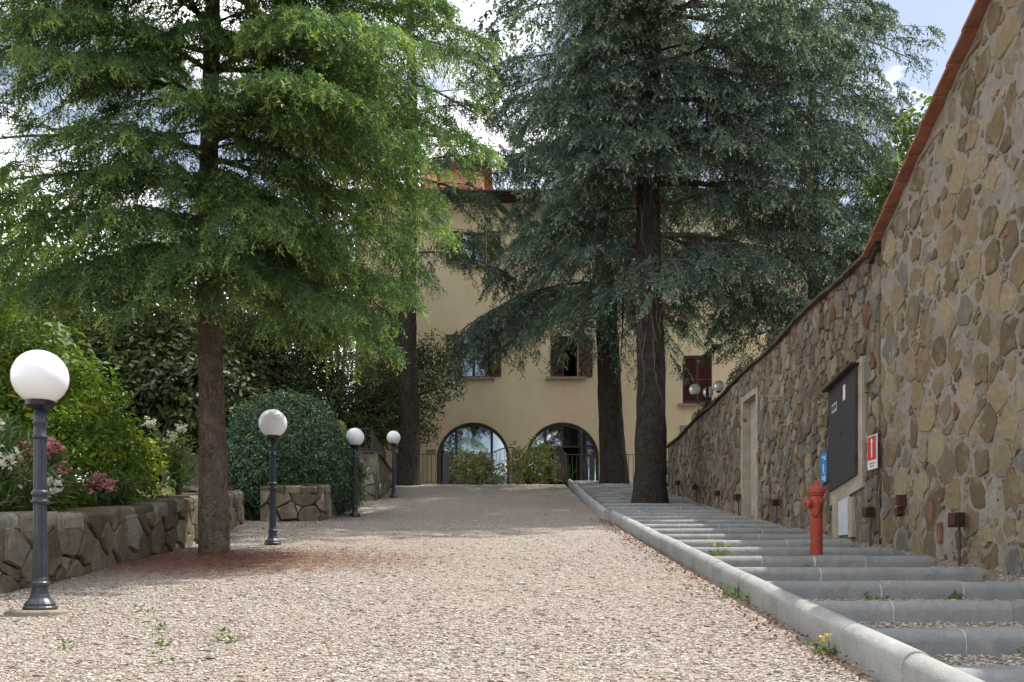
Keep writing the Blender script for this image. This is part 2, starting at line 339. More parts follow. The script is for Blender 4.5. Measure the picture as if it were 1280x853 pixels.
M['petal_yellow'] = m_leaf('yellow_petal', (.60, .40, .02), (.75, .55, .04), None, .3, .5)
M['dryleaf'] = m_leaf('dry_leaf', (.10, .035, .018), (.22, .09, .045), None, .2, .7)

# ------------------------------------------------------------------ ground, drive, stairs bed
def bumpy(x, y, amp=.02, s=.7): return amp * mnoise.noise((x*s, y*s, 3.1)) + amp*.5 * mnoise.noise((x*s*2.7, y*s*2.7, 9.4))
gx = np.concatenate([np.linspace(-400, -40, 10), np.linspace(-30, 40, 36), np.linspace(50, 400, 10)])
gy = np.concatenate([np.linspace(-60, 0, 8), np.linspace(2, 60, 45), np.linspace(70, 250, 8), [400, 700]])
tag(grid('ground', gx, gy, lambda x, y: (x, y, gz(y) - .06 - (0.0 if abs(x) < 30 else .0)), M['earth']), kind='structure')
dx = np.concatenate([np.arange(-5.6, 1.9, .12), [1.9]])
dy = np.concatenate([np.arange(-3, 24, .14), np.arange(24, 41.9, .4), [41.99]])
drive = grid('driveway', dx, dy, lambda x, y: (x, y, gz(y) + bumpy(x, y)), M['gravel']); tag(drive, kind='structure')
tag(grid('terrace', np.linspace(1.9, 22, 20), np.linspace(36.35, 41.99, 8), lambda x, y: (x, y, max(gz(y), 4.30) + .012), M['gravel']), kind='structure')

# loose stones lying on the drive
def pebbles(name, x, y, z, size, parent=None):
    n = len(x); oct_ = np.array([(1,0,0),(-1,0,0),(0,1,0),(0,-1,0),(0,0,1),(0,0,-1)], float)
    fc = np.array([(0,2,4),(2,1,4),(1,3,4),(3,0,4),(2,0,5),(1,2,5),(3,1,5),(0,3,5)])
    v = oct_[None] * (1 + rng.uniform(-.3, .3, (n, 6, 1))) + rng.normal(0, .16, (n, 6, 3))
    v *= np.stack([rng.uniform(.7, 1.25, n), rng.uniform(.55, .95, n), rng.uniform(.24, .45, n)], 1)[:, None, :]
    a, b = rng.uniform(0, 2*PI, n), rng.normal(0, .3, n)
    ca, sa, cb, sb = np.cos(a)[:, None], np.sin(a)[:, None], np.cos(b)[:, None], np.sin(b)[:, None]
    X, Y, Z = v[..., 0], v[..., 1], v[..., 2]
    Y, Z = Y*cb - Z*sb, Y*sb + Z*cb
    X, Y = X*ca - Y*sa, X*sa + Y*ca
    v = np.stack([X, Y, Z], -1) * size[:, None, None] + np.stack([x, y, z], 1)[:, None, :]
    f = (fc[None] + (np.arange(n)*6)[:, None, None]).reshape(-1, 3)
    return big(name, v.reshape(-1, 3), f, M['pebble'], parent, {'rnd': np.repeat(rng.uniform(0, 1, n), 6)})
X, Y = [], []
for y0, y1, n in ((4.2, 6.5, 33000), (6.5, 9, 27000), (9, 12, 15000), (12, 16, 12000), (16, 22, 5000)):
    yy = rng.uniform(y0, y1, n); half = .535*yy + .2
    xx = rng.uniform(-1, 1, n) * half; k = (xx > -4.9 - .08*np.maximum(yy-13, 0)) & (xx < 1.78); X.append(xx[k]); Y.append(yy[k])
X = np.concatenate(X); Y = np.concatenate(Y)
# worn lanes and patches where fines show through
wear = np.array([mnoise.noise((a_*.55, b_*.35, 4.2)) + .5*mnoise.noise((a_*1.7, b_*1.3, 7.7)) for a_, b_ in zip(X, Y)]) - .35*np.exp(-((X+.15)/.35)**2) - .35*np.exp(-((X-1.0)/.3)**2)
kk = rng.uniform(0, 1, len(X)) < np.clip(.92 + wear*.9, .30, 1.0); X, Y = X[kk], Y[kk]
Zp = np.array([gz(b) + bumpy(a_, b) for a_, b in zip(X, Y)])
size = rng.gamma(5, .0019, len(X)) * (1 + .03*Y)
tag(pebbles('gravel', X, Y, Zp + size*.08, size), 'loose pale crushed stones strewn over the sloping drive', 'gravel', kind='stuff')

# ------------------------------------------------------------------ stone blocks helper
def prism(profile, x0, x1, rnd_=.5, nx=2):
    """profile of (y,z) swept along x, with a slightly uneven top"""
    mb = MB(); n = len(profile)
    for i in range(nx):
        x = x0 + (x1-x0)*i/(nx-1)
        for (y, z) in profile: mb.v.append((x, y, z))
    for i in range(nx-1):
        for j in range(n):
            j2 = (j+1) % n; mb.f.append((i*n+j, i*n+j2, (i+1)*n+j2, (i+1)*n+j))
    mb.f.append(tuple(range(n))[::-1]); mb.f.append(tuple((nx-1)*n+j for j in range(n)))
    return mb
stair = thing('stone_staircase', 'wide grey stone staircase with gravel treads climbing beside the rubble wall', 'staircase', (3.2, 4.4, .6))
steps = np.arange(3.28, 36.4, 1.2)
def kx(y): return 1.86 + (y-5)*.0085          # left side of the kerb line
NOSE = .155
jm = MB()
for i, y in enumerate(steps):
    z = gz(y) + NOSE; zl = z - .22
    xs = [kx(y) + .13]; xe = 4.78 if y < 8.5 else 4.44 + .05*math.sin(i*2.1)
    while xs[-1] < xe - .5: xs.append(xs[-1] + random.uniform(.5, 1.05))
    xs[-1] = xe
    for a_, b_ in zip(xs[:-1], xs[1:]):
        o = random.uniform(-.006, .006); zz = z + random.uniform(-.006, .006); r = .075
        prof = [(y+o, zl), (y+o, zz-r)] + [(y+o+r-r*math.cos(t), zz-r+r*math.sin(t)) for t in [R(q_*9) for q_ in range(1, 11)]] + [(y+.27, zz-.004), (y+.27, zl)]
        ob = prism(prof[::-1], a_+.005, b_-.005).build('step_block', M['serena'], stair, rnd=random.random())
        pass
    for b_ in xs[1:-1]:
        pj = [(y+.004, zl), (y+.004, z-.079)] + [(y+.004+.075-.075*math.cos(t), z-.079+.075*math.sin(t)) for t in [R(q_*9) for q_ in range(1, 11)]] + [(y+.26, z-.006), (y+.26, zl)]
        q_ = prism(pj[::-1], b_-.008, b_+.008); bb_ = len(jm.v); jm.v += q_.v; jm.f += [tuple(bb_+i_ for i_ in f_) for f_ in q_.f]
jo = jm.build('mortar_joint', M['joint_white'], stair); jo['kind'] = 'stuff'
# gravel treads
for i, y in enumerate(steps[:-1]):
    z = gz(y) + NOSE; z2 = gz(y+1.2) + NOSE
    ob = grid('tread', np.arange(kx(y)+.11, 4.50, .12), np.linspace(y+.2, y+1.22, 6), lambda x, yy: (x, yy, z - .045 + .012*(yy-y) + bumpy(x, yy, .008, 1.6)), M['gravel'], stair)
ob = grid('wall_foot', [4.36, 4.46, 4.56, 4.66, 4.78, 4.9], np.arange(3, 36.4, .1), lambda x, yy: (x, yy, gz(yy) + NOSE - .125 + .14*(x-4.36) + bumpy(x, yy, .02, 2.2)), M['gravel'], stair)
PX, PY, PZ = [], [], []
yy = rng.uniform(6, 22, 2200); xx = rng.uniform(4.40, 4.74, 2200); PX.append(xx); PY.append(yy); PZ.append(g(yy) + NOSE - .115 + .14*(xx-4.36))
for y in steps[:12]:
    n = int(1700 / (1 + .4*max(0, y-5))); xx = rng.uniform(kx(y)+.2, 4.44, n); yy = rng.uniform(y+.28, y+1.18, n)
    PX.append(xx); PY.append(yy); PZ.append(gz(y) + NOSE - .037 + .012*(yy-y))
PX, PY, PZ = map(np.concatenate, (PX, PY, PZ)); sz = rng.gamma(9, .0015, len(PX))*(1+.02*PY)
ob = pebbles('tread_gravel', PX, PY, PZ, sz, stair); ob['kind'] = 'stuff'

# kerbs
def kerb(y0, y1, label, top0, off=0.0):
    t = thing('stone_kerb', label, 'kerb', (kx(y0), y0, gz(y0)))
    y = y0
    while y < y1 - .3:
        L = random.uniform(.85, 1.3); ye = min(y + L, y1)
        if y1 - ye < .35: ye = y1
        mb = MB(); n = 12; r = .076
        for yy in (y+.004, ye-.004):
            zt = gz(yy) + top0 + random.uniform(-.005, .005); x0 = kx(yy) + off + random.uniform(-.004, .004)
            pr = [(0, -.35), (0, -r-.01)] + [(r-r*math.cos(t_), -r+r*math.sin(t_)*.95) for t_ in np.linspace(.2, PI-.2, 8)] + [(2*r, -r-.01), (2*r, -.35)]
            for (px_, pz_) in pr: mb.v.append((x0+px_, yy, zt+pz_))
        n = len(pr)
        for j in range(n): mb.f.append((j, (j+1) % n, n+(j+1) % n, n+j))
        mb.f.append(tuple(range(n))[::-1]); mb.f.append(tuple(range(n, 2*n)))
        ob = mb.build('kerb_block', M['kerb'], t, rnd=random.random())
        me = ob.data
        for p in me.polygons: p.use_smooth = len(p.vertices) == 4
        soften(ob, .008, 2)
        y = ye
    return t
kerb(2.6, 20.2, 'long pale grey rounded kerb running along the drive below the shaded stretch', .20)
kerb(20.75, 36.3, 'upper grey rounded kerb in tree shade ending at the iron fence', .20, -.10)

# ------------------------------------------------------------------ rubble masonry
def vcells(P, ext, Wt=None):
    out = []; P = np.asarray(P); Wt = np.zeros(len(P)) if Wt is None else np.asarray(Wt)
    for i in range(len(P)):
        p = P[i]; d = np.sum((P-p)**2, 1); idx = np.argsort(d)[1:30]
        poly = [(p[0]-ext, p[1]-ext), (p[0]+ext, p[1]-ext), (p[0]+ext, p[1]+ext), (p[0]-ext, p[1]+ext)]
        for j in idx:
            q = P[j]; tt_ = .5 + (Wt[i]**2-Wt[j]**2)/(2*max(d[j], 1e-6)); mx_, my_ = p[0]+(q[0]-p[0])*tt_, p[1]+(q[1]-p[1])*tt_; nx_, ny_ = q[0]-p[0], q[1]-p[1]; res = []
            for k in range(len(poly)):
                a_, b_ = poly[k], poly[(k+1) % len(poly)]
                da = (a_[0]-mx_)*nx_ + (a_[1]-my_)*ny_; db = (b_[0]-mx_)*nx_ + (b_[1]-my_)*ny_
                if da <= 0: res.append(a_)
                if da*db < 0:
                    t = da/(da-db); res.append((a_[0]+(b_[0]-a_[0])*t, a_[1]+(b_[1]-a_[1])*t))
            poly = res
            if len(poly) < 3: break
        out.append(poly)
    return out
def chaikin(p, q=.22):
    r = []
    for i in range(len(p)):
        a_, b_ = p[i], p[(i+1) % len(p)]
        r.append((a_[0]+(b_[0]-a_[0])*q, a_[1]+(b_[1]-a_[1])*q)); r.append((b_[0]+(a_[0]-b_[0])*q, b_[1]+(a_[1]-b_[1])*q))
    return r
def dart(u0, u1, v0, v1, mean, sig, rmin, rmax, tries, keep=None):
    """stones of very different sizes packed at random: big ones first, small ones into the gaps"""
    rs = np.sort(np.clip(rng.lognormal(math.log(mean), sig, tries), rmin, rmax))[::-1]; P = np.zeros((0, 2)); Q = np.zeros(0)
    for r in rs:
        for _ in range(4):
            p = np.array([rng.uniform(u0, u1), rng.uniform(v0, v1)])
            if keep and not keep(p[0], p[1]): continue
            if len(P) == 0 or np.all(((P[:, 0]-p[0]))**2 + ((P[:, 1]-p[1])*1.18)**2 > (.84*(Q+r))**2):
                P = np.vstack([P, p]); Q = np.append(Q, r); break
    return P, Q
def rubble_pts(u0, u1, v0, v1, su, sv, jit=.3):
    P = []; v = v0
    while v < v1:
        h = sv * random.uniform(.55, 1.45); u = u0 + random.uniform(0, su)
        while u < u1:
            w = su * random.uniform(.4, 1.9); P.append((u + w/2 + random.uniform(-jit, jit)*su*.4, v + h/2 + random.uniform(-jit, jit)*h)); u += w
        v += h
    return P
def stone_mesh(poly, to3, gap, proud, flat=.92, q=.14, jit=.05):
    cx = sum(p[0] for p in poly)/len(poly); cy = sum(p[1] for p in poly)/len(poly)
    sz = max(.03, min(math.dist(p, (cx, cy)) for p in poly))
    k = max(.4, 1 - gap/sz); p = [(cx+(a_-cx)*k, cy+(b_-cy)*k) for a_, b_ in poly]
    # extra points on long sides, then clip the corners, so edges run ragged instead of straight
    r = []
    for i in range(len(p)):
        a_, b_ = p[i], p[(i+1) % len(p)]; r.append(a_)
        if math.dist(a_, b_) > .8*sz: t = random.uniform(.35, .65); r.append((a_[0]+(b_[0]-a_[0])*t+random.uniform(-.09, .09)*sz, a_[1]+(b_[1]-a_[1])*t+random.uniform(-.09, .09)*sz))
    p = chaikin(r, q) if len(r) < 9 else r
    p = [(a_+random.uniform(-jit, jit)*sz, b_+random.uniform(-jit, jit)*sz) for a_, b_ in p]
    n = len(p); mb = MB(); tu, tv = random.uniform(-.04, .04), random.uniform(-.04, .04)
    for sc, h in ((1.03, -.05), (1.0, proud*.5), (flat, proud), (flat*.5, proud)):
        for a_, b_ in p:
            uu, vv = cx+(a_-cx)*sc, cy+(b_-cy)*sc
            hh = h + (0 if h < 0 else (uu-cx)*tu + (vv-cy)*tv + random.uniform(-1, 1)*min(proud*.3, .006)*(1 if sc > .6 else .6))
            mb.v.append(to3(uu, vv, hh))
    mb.v.append(to3(cx, cy, proud*1.05))
    for r_ in range(3):
        for j in range(n):
            j2 = (j+1) % n; mb.f.append((r_*n+j, r_*n+j2, (r_+1)*n+j2, (r_+1)*n+j))
    for j in range(n): mb.f.append((3*n+j, 3*n+(j+1) % n, 4*n))
    return mb, (cx, cy)
def rubble(parent, P, to3, inside, gap, proud, mat, name='stone', limit=290, key=None, drop=.04, flip=False, flat=.92, q=.14, jit=.05, clamp=None):
    cells = []
    for poly in (vcells(P[0], 1.2, P[1]) if isinstance(P, tuple) else vcells(P, 1.2)):
        if len(poly) < 3: continue
        cx = sum(p[0] for p in poly)/len(poly); cy = sum(p[1] for p in poly)/len(poly)
        if clamp: poly = [clamp(a_, b_) for a_, b_ in poly]; cx = sum(p[0] for p in poly)/len(poly); cy = sum(p[1] for p in poly)/len(poly)
        if (not inside(cx, cy) if clamp else not all(inside(a_, b_) for a_, b_ in poly)) or random.random() < drop: continue
        ar = abs(sum(poly[i][0]*poly[(i+1) % len(poly)][1]-poly[(i+1) % len(poly)][0]*poly[i][1] for i in range(len(poly))))/2
        if ar < .0035: continue
        cells.append((key(cx, cy) if key else 0, poly))
    cells.sort(key=lambda t: t[0]); rest = MB(); rr = []
    for i, (k_, poly) in enumerate(cells):
        mb, c_ = stone_mesh(poly, to3, gap*random.uniform(.35, 1.9), proud*random.uniform(.4, 1.5), flat, q, jit)
        if flip: mb.f = [f[::-1] for f in mb.f]
        r_ = random.random()
        if i < limit: mb.build(name, mat, parent, smooth=False, rnd=r_)
        else:
            b = len(rest.v); rest.v += mb.v; rest.f += [tuple(b+q for q in f) for f in mb.f]; rr += [r_]*len(mb.v)
    if rest.v:
        o = rest.build('small_stones', mat, parent, smooth=False, rnd=rr); o['kind'] = 'stuff'
    return len(cells)

# ---- gabled stone building beside the stairs
WX = 4.72
GY0, GY1, RY = 4.9, 12.75, 8.8
EZ = 5.30; RIDGE = EZ + (GY1-RY)*.475
def gtop(y): return EZ + ((GY1-y) if y > RY else (y-GY0)) * .475
gb = thing('stone_building', 'tall rubble stone building with sloping gable and terracotta verge tiles beside the stairs', 'building', (WX, 8.8, gz(8.8)))
def to_w(u, v, h): return (WX - h, u, v)
core = MB()
pr = [(GY0, gz(GY0)-.5), (GY1, gz(GY0)-.5), (GY1, EZ-.02), (RY, RIDGE-.02), (GY0, EZ-.02)]
n = len(pr)
for x in (WX+.06, 13.0):
    for (y, z) in pr: core.v.append((x, y, z))
for j in range(n): core.f.append((j, (j+1) % n, n+(j+1) % n, n+j))
core.f += [tuple(range(n))[::-1], tuple(range(n, 2*n))]
core.build('wall_core', M['mortar'], gb)
def rough(u, v, amp, s): return amp * (mnoise.noise((u*s, v*s, 1.7)) + .6*mnoise.noise((u*s*2.3, v*s*2.3, 5.2)) + .35*mnoise.noise((u*s*5.1, v*s*5.1, 8.8)))
grid('mortar', np.arange(GY0, GY1+.01, .038), np.arange(.3, RIDGE+.02, .038), lambda u, v: to_w(u, min(v, gtop(u)), rough(u, v, .016, 3.4) - .002), M['mortar'], gb,
     keep=lambda u, v: v < gtop(u)+.02 and v > gz(u)-.2)
nst = rubble(gb, dart(GY0, GY1, .4, 7.3, .098, .58, .035, .21, 3200, lambda u, v: gz(u)-.2 < v < gtop(u)+.1), to_w, lambda u, v: GY0+.02 < u < GY1 and gz(u)-.1 < v < gtop(u)-.09, .029, .010, M['rubble'], limit=295, key=lambda u, v: abs(u-11), drop=.06, jit=.17, q=.08,
             clamp=lambda u, v: (min(max(u, GY0+.03), GY1-.005), min(v, gtop(u)-.05)))
# chips of stone and brick pressed into the wide joints
chips = MB(); cr_ = []
for i in range(900):
    u = random.uniform(GY0+.2, GY1-.05); v = random.uniform(gz(u), gtop(u)-.1); r_ = random.uniform(.018, .05); k = random.randint(5, 7)
    mb, _ = stone_mesh([(u + r_*random.uniform(.6, 1.3)*math.cos(2*PI*j/k), v + r_*random.uniform(.5, 1.1)*math.sin(2*PI*j/k)) for j in range(k)], to_w, .0, .004, .85, .1, .1)
    b = len(chips.v); chips.v += mb.v; chips.f += [tuple(b+q for q in f) for f in mb.f]; cr_ += [random.choice([random.random(), .01 if random.random() < .35 else .9])]*len(mb.v)
o = chips.build('stone_chips', M['rubble'], gb, rnd=cr_); o['kind'] = 'stuff'
# a few bricks are part of the masonry
for (u, v) in ((10.9, 3.4), (10.4, 2.15), (11.4, 1.75), (12.3, 3.1), (9.5, 4.3), (11.9, 1.62), (9.9, 2.9)):
    MB().box(to_w(u, v, -.012), (.05, .12, .05), rx=random.uniform(-.1, .1)).build('brick', M['brick'], gb)
# roof with verge tiles
sl = math.atan(.475)
for sgn, ya, yb in ((-1, GY1, RY), (1, GY0, RY)):
    L = math.hypot(yb-ya, RIDGE-EZ); k = int(L/.40)
    slab = MB(); slab.v += [(WX+.05, ya - sgn*.25, EZ-.25*.475), (13, ya - sgn*.25, EZ-.25*.475), (13, yb, RIDGE), (WX+.05, yb, RIDGE)]
    slab.v += [(a_, b_, c_+.07) for a_, b_, c_ in slab.v]; slab.f += [(0,1,2,3),(4,5,6,7),(0,1,5,4),(1,2,6,5),(2,3,7,6),(3,0,4,7)]
    rf = slab.build('roof', M['roof_tile'], gb)
    ux = sgn * math.cos(sl)
    for i in range(k+1):
        s_ = -.30 + i*.40; yc = ya + ux*(s_+.2); zc = EZ + math.sin(sl)*(s_+.2)
        MB().box((WX-.035, yc, zc+.035), (.20, .46, .035), rx=sgn*(sl-.055)).build('verge_tile', M['verge_tile'], gb, rnd=random.random())
        c_ = MB(); nn = 8
        for e in (-.24, .24):
            rr_ = .085 if e*1 < 0 else .07
            for j in range(nn+1):
                t_ = PI*j/nn; c_.v.append((WX-.045+rr_*math.cos(t_), e, rr_*math.sin(t_)*.9))
        for j in range(nn): c_.f.append((j, j+1, nn+2+j, nn+1+j))
        if sgn < 0: c_.v = [(a_, -b_, d_) for a_, b_, d_ in c_.v]
        ca, sa = math.cos(sl-.05), math.sin(sl-.05)
        c_.v = [(a_, yc + b_*ca, zc+.055 + (b_*sa*sgn) + d_) for a_, b_, d_ in c_.v]
        co = c_.build('cover_tile', M['verge_tile'], gb, smooth=True); s = co.modifiers.new('thick', 'SOLIDIFY'); s.thickness = .016
MB().box((WX+.04, GY1+.12, EZ-.10), (.22, .30, .12), rx=-sl).build('eave_board', M['wood_dark'], gb)

# ---- long garden wall
HY0, HY1 = GY1 + .01, 30.2
gw = thing('garden_wall', 'long weathered rubble garden wall falling in height along the stairs', 'wall', (WX, HY0, gz(HY0)))
def wtop(y): return 5.27 - .0275*(y-HY0) + .03*math.sin(y*1.3)
DY0, DY1, DZ = 19.15, 20.25, 4.52
def ind(u, v, m=0): return DY0-m < u < DY1+m and v < DZ+m
core = MB()
ys = np.linspace(HY0, HY1, 30); n = len(ys)
def wall_core(ya, yb, zb=None, xa=WX+.03):
    ys = np.linspace(ya, yb, max(2, int((yb-ya)/.6)+1))
    for i in range(len(ys)-1):
        y0, y1 = ys[i], ys[i+1]; b = len(core.v); z0 = gz(y0)-.4 if zb is None else zb; z1 = gz(y1)-.4 if zb is None else zb
        core.v += [(xa, y0, z0), (xa, y1, z1), (xa, y1, wtop(y1)), (xa, y0, wtop(y0)), (WX+.5, y0, z0), (WX+.5, y1, z1), (WX+.5, y1, wtop(y1)), (WX+.5, y0, wtop(y0))]
        core.f += [tuple(b+q for q in f) for f in ((0,1,2,3),(4,7,6,5),(3,2,6,7),(0,4,5,1),(0,3,7,4),(1,5,6,2))]
wall_core(HY0, DY0); wall_core(DY0, DY1, DZ); wall_core(DY1, HY1)
core.build('wall_core', M['mortar_dark'], gw)
grid('mortar', np.arange(HY0, HY1+.01, .055), np.arange(1.0, 5.35, .055), lambda u, v: to_w(u, min(v, wtop(u)), rough(u, v, .024, 2.6) + .03*mnoise.noise((u*.4, v*.4, 0))), M['mortar_dark'], gw,
     keep=lambda u, v: v < wtop(u)+.03 and v > gz(u)-.2 and not ind(u, v))
rubble(gw, dart(HY0, HY1, 1.1, 5.3, .070, .50, .035, .16, 4200, lambda u, v: gz(u)-.2 < v < wtop(u)+.05), to_w, lambda u, v: HY0 < u < HY1-.05 and gz(u)-.05 < v < wtop(u)-.05 and not ind(u, v, .12) and not (13.3 < u < 14.65 and v < 3.85), .015, .024, M['rubble_old'], limit=290, key=lambda u, v: u, drop=.14, jit=.16, q=.08,
       clamp=lambda u, v: (max(u, HY0+.005), min(v, wtop(u)-.03)))
dr = MB().bb(WX+.13, WX+.2, DY0-.05, DY1+.05, 1.6, DZ+.05).build('blind_doorway', M['plaster'], gw)
sm = MB(); sm.bb(WX-.035, WX+.128, DY0-.13, DY0+.006, 1.8, DZ+.1); sm.bb(WX-.035, WX+.128, DY1-.006, DY1+.13, 1.8, DZ+.1); sm.bb(WX-.033, WX+.128, DY0+.006, DY1-.006, DZ-.008, DZ+.098)
sm.build('door_surround', M['plaster'], gw)
MB().bb(WX+.10, WX+.128, DY0+.16, DY0+.22, 3.05, 3.22).build('door_handle', M['iron'], gw)
y = HY0 + .12
while y < HY1:
    L = random.uniform(.34, .46); ye = min(y+L, HY1); sl_ = math.atan2(wtop(ye)-wtop(y), ye-y)
    MB().box((WX+.23, (y+ye)/2, (wtop(y)+wtop(ye))/2+.022), (.62+random.uniform(-.03, .03), ye-y-.012, .045), rx=sl_, rz=random.uniform(-.02, .02)).build('coping_tile', M['rust' if random.random() < .0 else 'brown_coping'] if 'brown_coping' in M else M.setdefault('brown_coping', m_simple('weathered_coping', (.055, .038, .028), (.13, .09, .065), 6, .95, .6, 40, .01)), gw)
    y = ye

# ---- metal cabinet on the wall, white hatch under it
cb = thing('metal_cabinet', 'dark brown two-leaf metal cabinet in plaster frame on the rubble wall', 'cabinet', (WX-.05, 14.0, 2.3))
def shear(mb, ref, k=-.125): mb.v = [(a_, b_, c_ + k*(b_-ref)) for a_, b_, c_ in mb.v]; return mb
y0, y1 = 13.44, 14.60; zb, zt = 2.31, 3.78
shear(MB().bb(WX-.05, WX+.05, y0-.16, y1+.03, zb-.20, zt+.08), 14.02).build('plaster_frame', M['plaster'], cb)
for a_, b_ in ((y0, 14.015), (14.021, y1)):
    lf = shear(MB().bb(WX-.085, WX-.052, a_, b_, zb, zt), 14.02).build('door_leaf', M['cabinet'], cb)
shear(MB().bb(WX-.17, WX-.052, y0-.05, y1+.04, zt+.004, zt+.032), 14.02).build('drip_cap', M['brown_box'], cb)
for z in (zb+.15, zt-.5): shear(MB().bb(WX-.10, WX-.086, y0-.02, y0+.02, z, z+.13), 14.02).build('hinge', M['iron'], cb); shear(MB().bb(WX-.10, WX-.086, y1-.02, y1+.02, z, z+.13), 14.02).build('hinge', M['iron'], cb)
shear(MB().bb(WX-.09, WX-.0865, 14.20, 14.42, 3.40, 3.53), 14.02).build('name_plate', M['label_grey'], cb)
pl = MB()
for i in range(6): pl.bb(WX-.0925, WX-.0905, 14.22+.033*i, 14.24+.033*i, 3.425 + (.02 if i % 2 else 0), 3.50)
shear(pl, 14.02).build('plate_print', M['cabinet'], cb)
shear(MB().bb(WX-.09, WX-.0865, 13.84, 13.93, 3.45, 3.66), 14.02).build('paper_label', M['sign_white'], cb)
MB().box((WX-.09, 14.0, 3.0), (.02, .02, .05)).build('lock', M['iron'], cb)
hw = thing('meter_hatch', 'tall narrow white painted hatch in plaster surround below the metal cabinet', 'hatch', (WX, 14.05, gz(14)+.15))
MB().bb(WX-.045, WX-.03, 13.82, 14.28, gz(14)+.14, 2.30).build('hatch_door', M['white_paint'], hw)
sm = MB(); sm.bb(WX-.06, WX, 14.28, 14.50, gz(14)+.1, 2.10); sm.bb(WX-.06, WX, 13.64, 13.82, gz(14)+.1, 2.10); sm.build('surround', M['plaster'], hw)
MB().bb(WX-.052, WX-.046, 13.98, 14.0, 2.18, 2.2).build('hatch_screw', M['iron'], hw)

# ---- signs
rs = thing('fire_sign', 'red fire equipment sign with white pictogram and white text band on the wall', 'sign', (WX-.06, 12.8, 2.6))
MB().bb(WX-.085, WX-.07, 12.66, 12.98, 2.39, 2.83).build('panel', M['sign_white'], rs)
MB().bb(WX-.088, WX-.0855, 12.675, 12.965, 2.51, 2.815).build('red_field', M['sign_red'], rs)
pm = MB(); pm.bb(WX-.0915, WX-.0885, 12.80, 12.835, 2.54, 2.74)
b = len(pm.v); pm.v += [(WX-.0915, 12.77, 2.74), (WX-.0915, 12.865, 2.74), (WX-.0915, 12.8175, 2.80)]; pm.f.append((b, b+1, b+2)); pm.build('pictogram', M['sign_white'], rs)
tx = MB()
for r_, (wa, wb) in enumerate(((12.72, 12.92), (12.75, 12.89))):
    y = wa
    while y < wb:
        tx.bb(WX-.0575, WX-.0855, y, y+.016, 2.455-.035*r_, 2.478-.035*r_); y += .026
tx.build('lettering', M['sign_text'], rs)
bs = thing('blue_sign', 'small blue notice with white pictograms on the wall left of the cabinet', 'sign', (WX-.06, 14.85, 2.6))
MB().bb(WX-.075, WX-.06, 14.70, 14.98, 2.40, 2.84).build('panel', M['sign_blue'], bs)
pm = MB()
for (ya, yb, za, zb_) in ((14.74, 14.94, 2.775, 2.79), (14.76, 14.82, 2.73, 2.765), (14.82, 14.86, 2.56, 2.68), (14.80, 14.88, 2.60, 2.615), (14.78, 14.84, 2.53, 2.55), (14.76, 14.92, 2.44, 2.455), (14.76, 14.80, 2.415, 2.50), (14.84, 14.90, 2.46, 2.495)):
    pm.bb(WX-.079, WX-.0755, ya, yb, za, zb_)
pm.build('pictogram', M['sign_white'], bs)

# ---- low brown light boxes on stakes along the wall
lab = ['nearest the gable corner', '']
spots = [(10.3, .36, 1), (12.85, .33, .85), (17.4, .28, .8), (20.35, .28, .8), (22.3, .28, .8), (25.0, .28, .8), (27.6, .28, .8)]
lbl = ['brown box light on a stake against the tall gable wall', 'brown box light on a stake between white hatch and broken downpipe hole'] + ['brown box light on a stake between the white hatch and the blind doorway', 'brown box light on a stake, first past the blind doorway going up the stairs',
       'brown box light on a stake, second past the blind doorway going up', 'brown box light on a stake, third past the blind doorway going up', 'brown box light on a stake, last before the upper end of the garden wall']
for (y, h, s_), lb in zip(spots, lbl):
    z = gz(y) + .12; t = thing('path_light', lb, 'light', (WX-.1, y, z), 'brown box lights along the wall foot')
    MB().box((WX-.12, y, z+h+.06), (.09, .15*s_, .15*s_), rz=.25).build('housing', M['brown_box'], t)
    MB().box((WX-.176, y-.012, z+h+.06), (.012, .11*s_, .11*s_), rz=.25).build('lens', M['rust'], t)
    MB().tube([(WX-.10, y-.02, z-.1), (WX-.09, y, z+h)], .012, 6).build('stake', M['iron'], t)
# small rusty wall boxes
rb = thing('pipe_stub', 'rusty red pipe stub in a broken hollow of the wall', 'pipe', (WX, 11.95, 1.75))
MB().box((WX-.05, 11.95, 1.93), (.10, .10, .13), rx=.1).build('elbow', M['rust'], rb)
MB().box((WX-.04, 12.02, 1.80), (.08, .09, .10), rx=-.3).build('collar', M['rust'], rb)
for (y, z, a_) in ((11.15, 1.75, .1), (10.95, 1.5, -.1)):
    MB().box((WX-.02, y, z), (.03, .08, .22), rx=a_).build('brick', M['brick'], gb)

# ---- fire hydrant
hy = thing('fire_hydrant', 'red pillar fire hydrant with side outlets and rusty chain standing on the steps', 'hydrant', (3.38, 11.05, gz(10.63)+NOSE-.03))
b0 = hy.location
def H(prof, name, mat=M['red_paint'], n=24, c=(0,0,0), axis=None, smooth=True):
    o = MB().lathe(prof, n, tuple(b0 + Vector(c)), axis=axis).build(name, mat, hy, smooth=smooth)
    if smooth: soften(o, .004, 2)
    return o
H([(.066, -.05), (.066, .50), (.070, .52), (.072, .56)], 'barrel')
H([(.074, .555), (.076, .60), (.074, .66), (.069, .685)], 'valve_body')
H([(.072, .686), (.083, .692), (.083, .712), (.075, .716)], 'flange')
H([(.094, .717), (.097, .725), (.097, .765), (.088, .775)], 'bonnet_ring', n=12, smooth=False)
H([(.085, .776), (.060, .785), (.050, .795), (.036, .80), (.033, .835), (.020, .84), (.018, .862)], 'bonnet')
H([(.045, 0), (.047, .035), (.055, .037), (.055, .075), (.040, .08)], 'side_outlet', c=(-.05, -.01, .60), axis=(-1, -.25, 0), n=16)
H([(.018, .0), (.018, .025)], 'outlet_nut', c=(-.13, -.03, .60), axis=(-1, -.25, 0), n=6, smooth=False)
